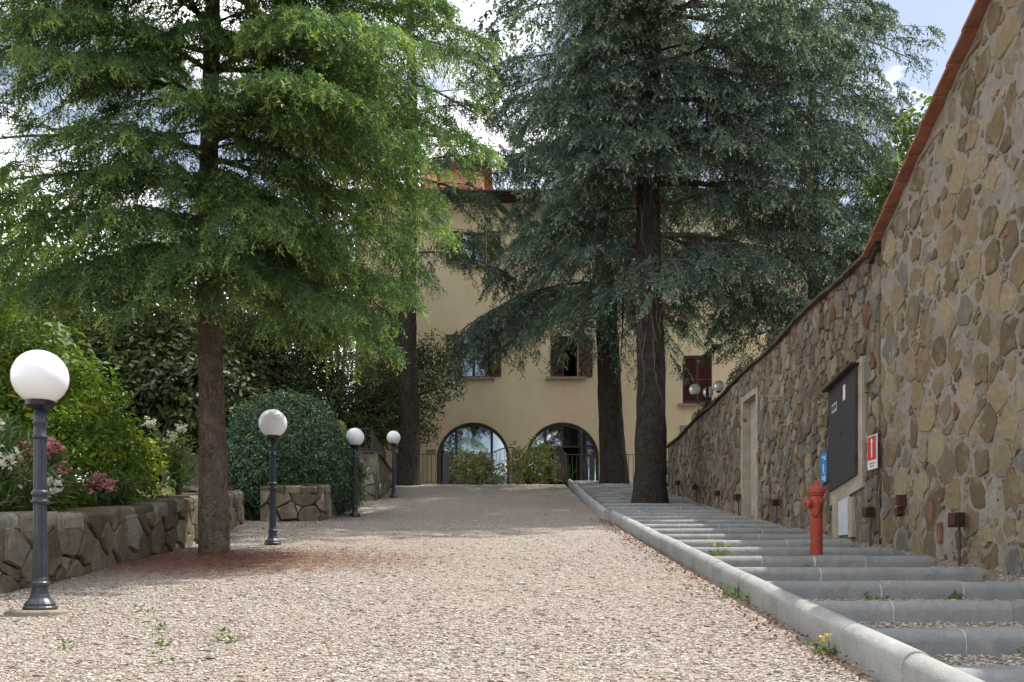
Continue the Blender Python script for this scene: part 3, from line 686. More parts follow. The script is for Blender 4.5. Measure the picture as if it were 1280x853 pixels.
H([(.036, 0), (.036, .025), (.030, .03)], 'front_outlet', c=(.022, -.06, .625), axis=(.3, -1, 0), n=16)
H([(.015, 0), (.015, .02)], 'outlet_nut', c=(.032, -.092, .625), axis=(.3, -1, 0), n=6, smooth=False)
ch = MB(); pts = [b0 + Vector((-.06 + .085*t, -.072 - .006*math.sin(t*9), .47 + .10*t**2 - .04*math.sin(PI*t))) for t in np.linspace(0, 1, 14)]
for p in pts: ch.box(tuple(p), (.014, .008, .009), ry=random.uniform(-.7, .7))
pts2 = [b0 + Vector((.028, -.078, .60 - .16*t)) for t in np.linspace(0, 1, 14)]
for p in pts2: ch.box(tuple(p), (.012, .008, .014), ry=random.uniform(-.7, .7))
ch.build('chain', M['rust'], hy)

# ------------------------------------------------------------------ globe lamps
def make_lamp(loc, label, slab):
    t = thing('globe_lamp', label, 'lamp', loc, 'globe lamps in a row beside the drive'); x, y, z = loc
    pf = [(.165, 0), (.168, .018), (.150, .03), (.150, .045), (.125, .06), (.095, .085), (.078, .12), (.072, .165), (.080, .175), (.086, .185), (.086, .20), (.074, .21), (.066, .235)]
    soften(MB().lathe([(r*.72 if zz < .05 else r*.78, zz) for r, zz in pf], 16, loc).build('base', M['lamp_paint'], t, smooth=False), .003, 1)
    MB().lathe([(.051, .225), (.050, .245), (.047, .78)], 24, loc, flute=.12).build('lower_shaft', M['lamp_paint'], t)
    MB().lathe([(.050, .775), (.064, .79), (.064, .80), (.052, .81), (.050, .83), (.060, .84), (.062, .855), (.060, .87), (.050, .88)], 20, loc).build('collar', M['lamp_paint'], t, smooth=True)
    MB().lathe([(.046, .875), (.044, 1.26)], 24, loc, flute=.12).build('upper_shaft', M['lamp_paint'], t)
    MB().lathe([(.046, 1.255), (.056, 1.262), (.056, 1.274), (.047, 1.285), (.046, 1.36), (.054, 1.37), (.054, 1.38), (.045, 1.39), (.045, 1.48)], 20, loc).build('neck', M['lamp_paint'], t, smooth=True)
    MB().lathe([(.045, 1.47), (.085, 1.49), (.100, 1.50), (.102, 1.535), (.090, 1.54)], 24, loc).build('globe_seat', M['black'], t, smooth=False)
    gm = bmesh.new(); bmesh.ops.create_uvsphere(gm, u_segments=40, v_segments=24, radius=.198)
    me = bpy.data.meshes.new('globe'); gm.to_mesh(me); gm.free(); me.polygons.foreach_set('use_smooth', [True]*len(me.polygons)); me.materials.append(M['opal'])
    o = bpy.data.objects.new('globe', me); C.objects.link(o); o.parent = t; o.location = (0, 0, 1.71)
    if slab:
        sb = MB(); pts = [(math.cos(t_)*.23*random.uniform(.85, 1.1), math.sin(t_)*.19*random.uniform(.85, 1.1)) for t_ in np.linspace(0, 2*PI, 14, endpoint=False)]
        for zz, k in ((-.12, 1.05), (-.012, 1.0), (0.002, .93)):
            for a_, b_ in pts: sb.v.append((x+a_*k, y+b_*k, z+zz))
        for r_ in range(2):
            for j in range(14): sb.f.append((r_*14+j, r_*14+(j+1) % 14, (r_+1)*14+(j+1) % 14, (r_+1)*14+j))
        sb.f.append(tuple(range(28, 42))); sb.build('footing', M['concrete'], t)
    return t
lamps = [(-3.47, 7.32, 'globe lamp on fluted dark post with a concrete footing before the low planter wall'), (-3.38, 14.07, 'globe lamp on dark post in front of the dense clipped bush and stone block'),
         (-3.39, 21.5, 'globe lamp on dark post beside the mossy ramp wall at the shade edge'), (-3.39, 28.5, 'globe lamp on dark post close to the dark trunk near the fence')]
for i, (x, y, lb) in enumerate(lamps): make_lamp((x, y, gz(y) + (.03 if i == 0 else .0)), lb, i == 0)
# ------------------------------------------------------------------ triple lamp behind wall
p0 = W(884, 487, 31.5)
tl = thing('triple_lamp', 'three-armed street lamp with clear globes behind the garden wall top', 'lamp', (p0.x, p0.y, 4.32))
MB().tube([(p0.x, p0.y, 4.3), (p0.x, p0.y, p0.z+.1)], .05, 10).build('pole', M['iron'], tl)
for (dx_, dy_, dz_) in ((-.40, .0, -.0), (.10, .32, -.03), (.34, -.12, .08)):
    cx, cy, cz = p0.x+dx_, p0.y+dy_, p0.z+dz_
    MB().tube([(p0.x, p0.y, p0.z-.45), (p0.x+dx_*.5, p0.y+dy_*.5, cz-.5), (p0.x+dx_*.9, p0.y+dy_*.9, cz-.4), (cx, cy, cz-.17)], .02, 6).build('arm', M['iron'], tl)
    MB().lathe([(.03, -.21), (.08, -.19), (.085, -.165)], 12, (cx, cy, cz)).build('globe_seat', M['iron'], tl)
    gm = bmesh.new(); bmesh.ops.create_uvsphere(gm, u_segments=20, v_segments=12, radius=.18); me = bpy.data.meshes.new('globe'); gm.to_mesh(me); gm.free()
    me.polygons.foreach_set('use_smooth', [True]*len(me.polygons)); me.materials.append(M['clear_globe']); o = bpy.data.objects.new('globe', me); C.objects.link(o); o.parent = tl
    o.location = (cx-p0.x, cy-p0.y, cz-4.32)

# ------------------------------------------------------------------ planter walls on the left
def path_wall(name, label, path, h, thick, su, sv, limit=290, cap=False):
    P = [Vector((a_, b_, 0)) for a_, b_ in path]; S = [0]
    for i in range(1, len(P)): S.append(S[-1] + (P[i]-P[i-1]).length)
    xs = [p.x for p in P]; ys_ = [p.y for p in P]
    def at(s): return np.interp(s, S, xs), np.interp(s, S, ys_)
    def nrm(s):
        a_ = at(max(0, s-.12)); b_ = at(min(S[-1], s+.12)); t = Vector((b_[0]-a_[0], b_[1]-a_[1], 0)).normalized(); return Vector((t.y, -t.x, 0))
    root = thing(name, label, 'wall', (P[0].x, P[0].y, gz(P[0].y)))
    hf = h if callable(h) else (lambda s: h)
    def to3(u, v, hh):
        x, y = at(u); n_ = nrm(u); return (x+n_.x*hh, y+n_.y*hh, gz(y) + v)
    cr = MB(); ss = np.arange(0, S[-1]+.01, .25); k = len(ss)
    for s in ss:
        x, y = at(s); n_ = nrm(s)
        for (o_, z) in ((-.02, -.3), (-.02, hf(s)-.02), (-thick, hf(s)-.02), (-thick, -.3)): cr.v.append((x+n_.x*o_, y+n_.y*o_, gz(y)+z))
    for i in range(k-1):
        for j in range(3): cr.f.append((i*4+j, (i+1)*4+j, (i+1)*4+j+1, i*4+j+1))
    cr.f += [(0, 1, 2, 3), tuple((k-1)*4+q for q in (3, 2, 1, 0))]
    cr.build('wall_core', M['joint_dark'], root)
    rubble(root, dart(.0, S[-1], -.2, max(hf(q_) for q_ in (0, 1, 2, 4)) - .12, su*.42, .38, .07, .24, 900), to3, lambda u, v: -.05 < u < S[-1]+.05 and -.6 < v < hf(u)+.03, .015, .036, M['planter_stone'], limit=limit, drop=0, flat=.9, q=.12, jit=.03, clamp=lambda u, v: (min(max(u, 0.), S[-1]), min(max(v, -.3), hf(u)-.06)))
    # capping stones
    s = 0
    while s < S[-1]-.05:
        L = min(random.uniform(.3, .6), S[-1]-s); x0, y0 = at(s+.01); x1, y1 = at(s+L-.01); n0, n1 = nrm(s), nrm(s+L); mb = MB(); o1 = random.uniform(.01, .05); tz = random.uniform(.0, .03)
        for (x, y, n_) in ((x0, y0, n0), (x1, y1, n1)):
            zt = gz(y) + hf(s+L/2)
            for (o_, z) in ((o1, -.13), (o1, tz-.02), (o1-.03, tz+.01), (-thick, tz), (-thick, -.13)): mb.v.append((x+n_.x*o_, y+n_.y*o_, zt+z+random.uniform(-.008, .008)))
        for j in range(5): mb.f.append((j, 5+j, 5+(j+1) % 5, (j+1) % 5))
        mb.f += [(4, 3, 2, 1, 0), (5, 6, 7, 8, 9)]
        soften(mb.build('cap_stone', M['planter_stone'], root, rnd=random.random()), .015, 2); s += L
    return root
path_wall('planter_wall', 'low curving mossy stone planter wall behind the nearest globe lamp', [(-4.40, 5.2), (-4.36, 8.5), (-4.32, 10), (-4.45, 11.5), (-4.42, 13.3), (-4.62, 15.5), (-4.9, 17.4), (-5.15, 19.0), (-5.6, 19.3), (-6.3, 19.3)], lambda s: .62 + .03*math.sin(s*.8), .45, .34, .22)
path_wall('planter_wall', 'short square stone planter block beside the dense clipped bush', [(-5.0, 19.75), (-3.92, 19.8), (-3.80, 19.95), (-3.86, 21.5), (-4.0, 25.2)], lambda s: .68 if s < 2.2 else max(.3, .68 - .16*(s-2.2)), .45, .34, .24)
# soil in the beds
tag(grid('planter_soil', np.linspace(-16, -4.7, 24), np.linspace(4, 19.2, 20), lambda x, y: (x if x < -4.75 else -4.62 - max(0, (y-14)*.12), y, gz(y)+.50 + .05*mnoise.noise((x, y, 0))), M['soil']), kind='structure')
tag(grid('bed_soil', np.linspace(-16, -4.2, 20), np.linspace(20.0, 27, 10), lambda x, y: (x, y, gz(y)+.45 + .05*mnoise.noise((x, y, 0))), M['soil']), kind='structure')
# ramp wall with raised terrace behind
rw = thing('ramp_wall', 'mossy rendered terrace wall with coping below an iron railing near the shade edge', 'wall', (-4.2, 27, gz(27)))
M['moss_render'] = m_stone('mossy_render', [(0, (.20, .175, .125)), (1, (.27, .235, .175))], stain=((.05, .05, .03), .8), grain=8)
plan = [(-9.5, 27.0, 4.30), (-3.66, 27.0, 4.30), (-4.2, 34.6, 4.52), (-9.5, 34.6, 4.52)]
mb = MB()
for zz in (0, 1):
    for (x, y, zt) in plan: mb.v.append((x, y, zt if zz else 2.3))
mb.f += [(3, 2, 1, 0), (4, 5, 6, 7)] + [(j, (j+1) % 4, 4+(j+1) % 4, 4+j) for j in range(4)]
mb.build('wall_core', M['moss_render'], rw, rnd=.5)
def edge(p, q, step):
    p, q = Vector(p), Vector(q); k = max(1, int((q-p).length/step)); return [(p.lerp(q, i/k), p.lerp(q, (i+1)/k)) for i in range(k)]
for p, q in edge((-7.5, 27.12, 4.3), (-3.72, 27.12, 4.3), .55) + edge((-3.80, 27.4, 4.31), (-4.32, 34.5, 4.52), .55):
    dv = q-p; MB().box(tuple((p+q)/2 + Vector((0, 0, .03))), (dv.length-.012, .36, .055), rz=math.atan2(dv.y, dv.x), ry=-math.atan2(dv.z, math.hypot(dv.x, dv.y))).build('coping_slab', M['brown_coping'], rw)
rubble(rw, rubble_pts(-6.2, -3.7, 2.7, 3.75, .36, .24, .3), lambda u, v, h: (u, 27.0-h, v), lambda u, v: -6.2 < u < -3.6, .010, .07, M['planter_stone'], drop=0, clamp=lambda u, v: (min(max(u, -6.2), -3.67), min(max(v, 2.6), 3.72+.06*math.sin(u*3))))
def to_s(u, v, h): return (-3.66 - .0711*(u-27) + h, u, v)
rubble(rw, rubble_pts(27.05, 34.5, 2.75, 4.6, .42, .25, .3), to_s, lambda u, v: 27 < u < 34.5 and gz(u)-.3 < v < gz(u)+.66-.04*(u-27), .010, .05, M['planter_stone'], drop=0, flip=True)
rl = thing('ramp_railing', 'dark iron bar railing on the mossy terrace wall', 'railing', (-4.0, 27.2, 4.36))
RT = .62; rl_m = MB()
for hh in (.07, RT): rl_m.tube([(-7.4, 27.2, 4.36+hh), (-3.86, 27.2, 4.36+hh), (-4.36, 34.4, 4.57+hh)], .018, 6)
rl_m.build('rail', M['iron'], rl)
data = None
for (x, y, z) in [(x, 27.2, 4.36) for x in np.arange(-7.3, -3.9, .15)] + [(-3.86-.0694*(y-27.2), y, 4.36+.029*(y-27.2)) for y in np.arange(27.3, 34.4, .16)]:
    if data is None: o = MB().tube([(0, 0, 0), (0, 0, RT)], .011, 5).build('bar', M['iron'], rl, world=False); data = o.data
    else: o = bpy.data.objects.new('bar', data); C.objects.link(o); o.parent = rl
    o.location = Vector((x, y, z)) - rl.location
pt = thing('plant_pot', 'terracotta pot with small leafy plant standing on the terrace wall coping', 'pot', (-4.72, 27.0, 4.362))
MB().lathe([(.10, 0), (.15, .22), (.17, .225), (.17, .27), (.15, .275), (.14, .24)], 20, pt.location).build('pot', M['terracotta'], pt, smooth=False)

# ------------------------------------------------------------------ villa
def plate(name, outline, holes, y0, y1, mat, parent):
    cu = bpy.data.curves.new(name, 'CURVE'); cu.dimensions = '2D'; cu.fill_mode = 'BOTH'; cu.extrude = abs(y1-y0)/2
    for loop in [outline] + holes:
        s = cu.splines.new('POLY'); s.points.add(len(loop)-1); s.use_cyclic_u = True
        for p, (x, z) in zip(s.points, loop): p.co = (x, z, 0, 1)
    ob = bpy.data.objects.new(name, cu); C.objects.link(ob); bpy.context.view_layer.update()
    me = bpy.data.meshes.new_from_object(ob.evaluated_get(bpy.context.evaluated_depsgraph_get())); bpy.data.objects.remove(ob); bpy.data.curves.remove(cu)
    l = wloc(parent); n = len(me.vertices); co = np.empty(n*3); me.vertices.foreach_get('co', co); co = co.reshape(-1, 3)
    co = np.stack([co[:, 0]-l.x, (y0+y1)/2 - co[:, 2] - l.y, co[:, 1]-l.z], 1); me.vertices.foreach_set('co', co.ravel())
    me.materials.clear(); me.materials.append(mat); me.update()
    o = bpy.data.objects.new(name, me); C.objects.link(o); o.parent = parent; return o
def rect(x0, x1, z0, z1): return [(x0, z0), (x1, z0), (x1, z1), (x0, z1)]
VY = 42.0; FL = 4.32; TOP = 16.75
vl = thing('villa', 'ochre stucco villa with arched glass doors, brown shutters and tiled roof', 'building', (0, VY, FL))
AR, AZ = 1.55, 5.83
def arch(cx, r=AR, x0=None, x1=None, zb=FL, n=28):
    x0 = cx-r if x0 is None else x0; x1 = cx+r if x1 is None else x1; p = [(x0, zb), (x1, zb)]
    for i in range(n+1):
        x = x1 + (x0-x1)*i/n
        if x0 <= cx-r+.001 and x1 >= cx+r-.001: t = PI*i/n; p.append((cx+r*math.cos(t), AZ+r*math.sin(t)))
        else: p.append((x, AZ+math.sqrt(max(0, r*r-(x-cx)**2))))
    return p
wins = [  # x0, x1, z0, z1, left shutter, right shutter, kind
    (-2.16, -1.08, 9.31, 11.03, 'open', 'open', 'glass'), (1.62, 2.77, 9.31, 11.03, 'closed', 'open', 'dark'),
    (-2.16, -1.10, 14.03, 15.40, 'open', 'open', 'glass'), (1.62, 2.77, 14.03, 15.40, 'open', 'open', 'glass'),
    (7.2, 8.44, 8.18, 10.2, 'closed', 'closed', 'glass'), (7.2, 8.4, 14.03, 15.40, 'closed', 'closed', 'glass'),
    (7.3, 8.2, 5.6, 7.0, None, None, 'glass')]
ACX = (-1.64, 2.13)
plate('wall', rect(-6.6, 13, FL-.2, TOP), [arch(c_) for c_ in ACX] + [rect(w[0], w[1], w[2], w[3]) for w in wins], VY, VY+.42, M['stucco'], vl)
sh = MB(); sh.bb(-6.6, -6.2, VY+.42, VY+11, FL-.2, TOP); sh.bb(12.6, 13, VY+.42, VY+11, FL-.2, TOP); sh.bb(-6.6, 13, VY+11, VY+11.4, FL-.2, TOP); sh.build('rear_walls', M['stucco'], vl)
fl = MB(); fl.bb(-6.2, 12.6, VY+.42, VY+11, FL-.1, FL-.02); fl.bb(-6.2, 12.6, VY+.42, VY+11, 8.05, 8.2); fl.bb(-6.2, 12.6, VY+.42, VY+11, 12.3, 12.45); fl.bb(-6.2, 12.6, VY+6, VY+6.2, FL, TOP); fl.bb(-6.2, 12.6, VY+.42, VY+11, TOP-.1, TOP); fl.build('interior', M['interior'], vl)
for c_ in ACX:
    second = c_ > 0
    ring = plate('arch_frame', arch(c_, AR-.002), [arch(c_, AR-.13, zb=FL+.1)], VY+.20, VY+.29, M['frame_grey'], vl)
    m_ = (c_-.72, c_+.78)
    for x in m_:
        hgt = AZ + math.sqrt((AR-.13)**2 - (x-c_)**2); MB().bb(x-.055, x+.055, VY+.19, VY+.30, FL, hgt+.03).build('mullion', M['frame_grey'], ring)
    xs = (c_-AR+.10, m_[0]-.05, m_[0]+.05, m_[1]-.05, m_[1]+.05, c_+AR-.10)
    for i in range(3):
        if second and i == 1: zb = AZ + .55
        else: zb = FL+.08
        plate('pane', arch(c_, AR-.10, xs[2*i], xs[2*i+1], zb), [], VY+.235, VY+.250, M['glass'], ring)
    MB().bb(m_[0], m_[1], VY+.195, VY+.295, AZ+.50, AZ+.58).build('transom', M['frame_grey'], ring) if second else None
    sl_ = MB().bb(c_-AR-.1, c_+AR+.1, VY-.25, VY+.35, FL-.1, FL+.035).build('threshold', M['trim_stone'], vl)
lf = thing('door_leaf', 'grey steel glazed door leaf standing open under the right arch', 'door', (2.85, VY+.1, FL))
xl = 2.90
mbf = MB(); mbf.bb(xl-.03, xl+.03, VY-.72, VY-.62, FL+.04, 7.0); mbf.bb(xl-.03, xl+.03, VY+.08, VY+.18, FL+.04, 7.0); mbf.bb(xl-.03, xl+.03, VY-.62, VY+.08, FL+.04, FL+.18); mbf.bb(xl-.03, xl+.03, VY-.62, VY+.08, 6.88, 7.0); mbf.build('leaf_frame', M['frame_grey'], lf)
MB().bb(xl-.006, xl+.006, VY-.62, VY+.08, FL+.18, 6.88).build('pane', M['glass'], lf)
for x in (-3.42, .245, 3.9):
    MB().bb(x-.20, x+.20, VY-.10, VY+.01, 6.06, 6.22).build('impost', M['trim_stone'], vl); MB().bb(x-.15, x+.15, VY-.04, VY+.01, FL, 6.06).build('pilaster', M['stucco'], vl)
def shutter(x0, x1, z0, z1, y, parent):
    o = MB(); w = .055
    o.bb(x0, x0+w, y-.022, y+.022, z0, z1); o.bb(x1-w, x1, y-.022, y+.022, z0, z1); o.bb(x0+w, x1-w, y-.022, y+.022, z0, z0+.09); o.bb(x0+w, x1-w, y-.022, y+.022, z1-.09, z1); o.bb(x0+w, x1-w, y-.022, y+.022, (z0+z1)/2-.03, (z0+z1)/2+.03)
    s = o.build('shutter', M['shutter'], parent); sv = MB(); z = z0+.12
    while z < z1-.11:
        sv.box(((x0+x1)/2, y, z), (x1-x0-2*w, .05, .012), rx=R(42)); z += .05
    q = sv.build('louvres', M['shutter'], parent); q.parent = s; q['kind'] = 'stuff'
    return s
for (x0, x1, z0, z1, ls, rs_, kd) in wins:
    wf = MB(); w = .07; yf = VY+.20
    wf.bb(x0, x0+w, yf, yf+.07, z0, z1); wf.bb(x1-w, x1, yf, yf+.07, z0, z1); wf.bb(x0+w, x1-w, yf, yf+.07, z0, z0+w); wf.bb(x0+w, x1-w, yf, yf+.07, z1-w, z1)
    if kd == 'glass': wf.bb((x0+x1)/2-.06, (x0+x1)/2+.06, yf-.01, yf+.06, z0+w, z1-w)
    win = wf.build('window', M['frame_brown'], vl)
    if kd == 'glass':
        for a_, b_ in ((x0+w, (x0+x1)/2-.06), ((x0+x1)/2+.06, x1-w)):
            o = MB().bb(a_, b_, yf+.03, yf+.04, z0+w, z1-w).build('pane', M['glass'], vl); o.parent = win
        if ls == 'open':
            o = MB().bb((x0+x1)/2+.08, x1-w, yf+.14, yf+.15, z0+.05, z1-.5).build('curtain', M['curtain'], vl); o.parent = win
            o = MB().bb(x0+w, x0+.32, yf+.16, yf+.17, z0+.05, z0+.7).build('curtain', M['curtain'], vl); o.parent = win
    sl_ = MB(); sl_.bb(x0-.19, x1+.32, VY-.13, VY+.19, z0-.15, z0-.02); sl_.build('sill', M['trim_stone'], vl)
    hw_ = (x1-x0)/2
    if ls == 'open': shutter(x0-.62, x0-.03, z0+.02, z1+.03, VY-.05, vl)
    elif ls == 'closed': shutter(x0+.01, (x0+x1)/2-.003, z0+.02, z1-.01, VY+.05, vl)
    if rs_ == 'open': shutter(x1+.03, x1+.62, z0-.02, z1+.03, VY-.05, vl)
    elif rs_ == 'closed': shutter((x0+x1)/2+.003, x1-.01, z0+.02, z1-.01, VY+.05, vl)
    if ls is None:
        s_ = MB(); s_.bb(x0-.2, x1+.2, VY-.05, VY+.01, z1, z1+.24); s_.bb(x0-.2, x0, VY-.05, VY+.01, z0, z1); s_.bb(x1, x1+.2, VY-.05, VY+.01, z0, z1); s_.build('window_surround', M['serena'], vl, rnd=.5)
# roof
rf = MB(); rf.v += [(-7.4, VY-.85, TOP+.05), (13.8, VY-.85, TOP+.05), (13.8, VY+6, TOP+2.1), (-7.4, VY+6, TOP+2.1), (13.8, VY+12.6, TOP+.05), (-7.4, VY+12.6, TOP+.05)]
rf.v += [(a_, b_, c_-.12) for a_, b_, c_ in rf.v]; rf.f += [(0,1,2,3), (3,2,4,5), (7,6,9,8), (8,9,11,10), (0,6,7,1), (5,4,10,11), (1,7,8,2), (2,8,10,4), (0,3,9,6), (3,5,11,9)]
roof = rf.build('roof', M['roof_tile'], vl)
MB().tube([(-7.4, VY-.95, TOP+.0), (13.8, VY-.95, TOP+.0)], .085, 8).build('gutter', M['wood_dark'], vl)
so = MB(); so.bb(-7.3, 13.7, VY-.84, VY-.004, TOP-.13, TOP-.085); so.build('soffit', M['wood_dark'], vl)
rt = MB()
for x in np.arange(-7.3, 13.7, .24):
    for k in range(6):
        y0 = VY-.9+k*1.15; z0 = TOP+.08+k*1.15*.30
        nn = 5; b = len(rt.v)
        for e, rr_ in ((0, .095), (1.2, .08)):
            for j in range(nn+1): t_ = PI*j/nn; rt.v.append((x+rr_*math.cos(t_), y0+e, z0+e*.30+.01+rr_*math.sin(t_)))
        for j in range(nn): rt.f.append((b+j, b+j+1, b+nn+2+j, b+nn+1+j))
        rt.f.append(tuple(b+j for j in range(nn+1)))
o = rt.build('cover_tiles', M['roof_tile'], vl, smooth=False); o['kind'] = 'stuff'
MB().bb(-3.25, -1.3, VY+3.0, VY+6.5, TOP+.7, 19.25).build('attic_wall', M['stucco_pink'], vl)
tr = MB(); tr.box((-2.27, VY+4.7, 19.36), (2.7, 4.6, .13), rx=0); tr.build('attic_roof', M['roof_tile'], vl)
rt = MB()
for x in np.arange(-3.5, -.95, .24): rt.tube([(x, VY+2.35, 19.45), (x, VY+6.9, 19.47)], .08, 8)
o = rt.build('attic_cover_tiles', M['roof_tile'], vl); o['kind'] = 'stuff'
MB().bb(-4.0, -3.35, VY+1.6, VY+2.3, TOP+.5, 18.75).build('chimney', M['stucco_pink'], vl); MB().bb(-4.1, -3.25, VY+1.5, VY+2.4, 18.75, 18.95).build('chimney_cap', M['terracotta'], vl)

# ------------------------------------------------------------------ iron fence and gate at the top of the drive
FY = 36.75; FZ = 4.30
def fence(x0, x1, label, zb=FZ, yy=FY, posts=()):
    t = thing('iron_fence', label, 'fence', (x0, yy, zb)); r_ = MB()
    for h in (.08, 1.10): r_.bb(x0, x1, yy-.015, yy+.015, zb+h-.012, zb+h+.012)
    r_.build('rail', M['rail_iron'], t); data = None
    for x in np.arange(x0+.05, x1-.03, .16):
        if data is None: o = MB().box((0, 0, .58), (.02, .02, 1.0)).build('bar', M['rail_iron'], t, world=False); data = o.data
        else: o = bpy.data.objects.new('bar', data); C.objects.link(o); o.parent = t
        o.location = (x-x0, 0, 0)
    for (px_, w) in posts: MB().bb(px_-w/2, px_+w/2, yy-.04, yy+.04, zb, zb+1.11).build('post', M['frame_grey'], t)
    return t
fence(-4.3, -1.06, 'brown iron bar fence between dark trunk and gate', posts=((-4.15, .3), (-2.45, .22)))
fence(2.02, 5.2, 'brown iron bar fence behind the two big cedar trunks', posts=((2.95, .2),))
fence(5.6, 9.6, 'iron bar railing on the higher terrace behind the wall end', zb=4.95, yy=38.5)
def leaf(w, loc, rz, label):
    t = thing('gate_leaf', label, 'gate', loc, rz=rz); N = 26
    def top(s): return 1.10 + .26*(.5-.5*math.cos(min(1, s/.72)*PI)) - (.26*((s-.80)/.2)**2 if s > .80 else 0)
    MB().tube([(w*s, 0, top(s)) for s in np.linspace(0, 1, N)], .024, 6).build('top_rail', M['rail_iron'], t, world=False)
    MB().bb(0, w, -.014, .014, .06, .09).build('bottom_rail', M['rail_iron'], t, world=False)
    for s in (0, 1): MB().bb(w*s-.022, w*s+.022, -.022, .022, 0, top(s)).build('stile', M['rail_iron'], t, world=False)
    for s in np.arange(.12, .95, .115): MB().bb(w*s-.009, w*s+.009, -.009, .009, .09, top(s)-.01).build('bar', M['rail_iron'], t, world=False)
    return t
leaf(1.30, (-1.04, FY, FZ), 0, 'closed iron gate leaf with curved top rail before pale shrub')
leaf(1.30, (2.0, FY, FZ), R(180+68), 'open iron gate leaf with curved top rail swung towards the drive')

# ------------------------------------------------------------------ conifers
def nrmz(a): return a / np.maximum(np.linalg.norm(a, axis=-1, keepdims=True), 1e-9)
def limb_curve(o, az, L, rise, droop, n=14, wob=.05, pw=2.0):
    t = np.linspace(0, 1, n); d = np.array([math.cos(az), math.sin(az)]); q = np.array([-d[1], d[0]])
    w = wob*L*(np.sin(t*PI*1.4 + rng.uniform(0, 6))-0)*t + rng.uniform(-.06, .06)*L*t**2
    z = o[2] + L*(rise*t - droop*t**pw) + np.cumsum(rng.normal(0, .012*L/n*3, n))*t
    return np.stack([o[0]+d[0]*L*t+q[0]*w, o[1]+d[1]*L*t+q[1]*w, z], 1)
def foliage(limbs, bl_step, bl_len, tw_step, tw_len, nd_step, nd_len, nd_w, droop=.35, hang=.5, s0=.16, tipc=1.0, fan=(42, 75), flatn=.5):
    """needle triangles along twigs along branchlets along limbs; also returns thin wood of the branchlets"""
    O, D, Lb, Sx, Tn = [], [], [], [], []
    for c, dens in limbs:
        seg = np.linalg.norm(np.diff(c, axis=0), axis=1); S = np.concatenate([[0], np.cumsum(seg)]); L = S[-1]
        m = max(4, int(L*(1-s0)/bl_step*dens)); s = s0 + (1-s0)*(np.arange(m)+rng.uniform(0, 1, m))/m
        P = np.stack([np.interp(s*L, S, c[:, k]) for k in range(3)], 1); P2 = np.stack([np.interp(np.minimum(s+.05, 1.02)*L, S, c[:, k]) for k in range(3)], 1); P1 = np.stack([np.interp((s-.05)*L, S, c[:, k]) for k in range(3)], 1)
        T = nrmz(P2-P1); sg = np.where(np.arange(m) % 2 == 0, 1, -1.)
        an = np.radians(rng.uniform(*fan, m)) * (1-.35*s); side = nrmz(np.stack([-T[:, 1], T[:, 0], np.zeros(m)], 1))
        d = T*np.cos(an)[:, None] + side*(sg*np.sin(an))[:, None]; d[:, 2] += rng.normal(-.10, .22, m)
        O.append(P); D.append(nrmz(d)); Lb.append(bl_len*np.clip(L/3., .55, 1)*np.clip((1.12-s)*1.9, .22, 1)*np.clip(.45+s*1.6, .4, 1)*rng.uniform(.55, 1.2, m)); Sx.append(s); Tn.append(np.full(m+3, rng.uniform(-.28, .28)))
        k = 3; O.append(np.repeat(c[-1:], k, 0)); D.append(nrmz(np.repeat(T[-1:], k, 0)+rng.normal(0, .25, (k, 3)))); Lb.append(bl_len*.35*rng.uniform(.7, 1.2, k)); Sx.append(np.ones(k))
    O, D, Lb, Sx, Tn = map(np.concatenate, (O, D, Lb, Sx, Tn)); Tn = Tn + rng.normal(0, .16, len(Tn))
    n = np.maximum(3, (Lb/tw_step).astype(int)); I = np.repeat(np.arange(len(O)), n); j = np.arange(len(I)) - np.repeat(np.cumsum(n)-n, n)
    u = (j + rng.uniform(.2, 1., len(I))) / n[I]
    dz = np.array([0, 0, -1.]); dr = droop*rng.uniform(.6, 1.4, len(O))
    P = O[I] + D[I]*(Lb[I]*u)[:, None] + dz*(dr[I]*Lb[I]*u**2)[:, None]
    T = nrmz(D[I] + dz*(2*dr[I]*u)[:, None]); side = nrmz(np.stack([-T[:, 1], T[:, 0], np.zeros(len(I))], 1)); sg = np.where(j % 2 == 0, 1, -1.)
    an = np.radians(rng.uniform(30, 62, len(I))); d = T*np.cos(an)[:, None] + side*(sg*np.sin(an))[:, None]
    d[:, 2] -= hang*rng.uniform(.3, 1.4, len(I)); d = nrmz(d); Lt = tw_len*rng.uniform(.55, 1.3, len(I))*np.clip(1.25-u*.6, .4, 1.1)
    # needles
    nn = np.maximum(4, (Lt/nd_step).astype(int)); K = np.repeat(np.arange(len(I)), nn); jj = np.arange(len(K)) - np.repeat(np.cumsum(nn)-nn, nn); v = (jj + rng.uniform(0, 1, len(K)))/nn[K]
    B = P[K] + d[K]*(Lt[K]*v)[:, None] + dz*(.25*Lt[K]*v**2)[:, None]
    rad = nrmz(rng.normal(0, 1, (len(K), 3))); nd = nrmz(d[K]*.75 + rad*.85 + np.array([0, 0, .12])); wv = nrmz(np.cross(nd, np.array([0, 0, 1.]) + rng.normal(0, flatn, (len(K), 3))))
    ln = nd_len*rng.uniform(.7, 1.25, len(K))*(1-.3*v); hw = nd_w*.5
    V = np.empty((len(K), 3, 3)); V[:, 0] = B - wv*hw; V[:, 1] = B + wv*hw; V[:, 2] = B + nd*ln[:, None]
    rr = np.clip(.5 + Tn[I] + rng.normal(0, .14, len(I)), 0, 1); r3 = np.clip(rr[K] + rng.normal(0, .10, len(K)), 0, 1)
    tp_ = np.clip((u[K]-.6)*1.6 + (v-.55)*.7 + (rr[K]-.75)*.6, 0, 1)*tipc
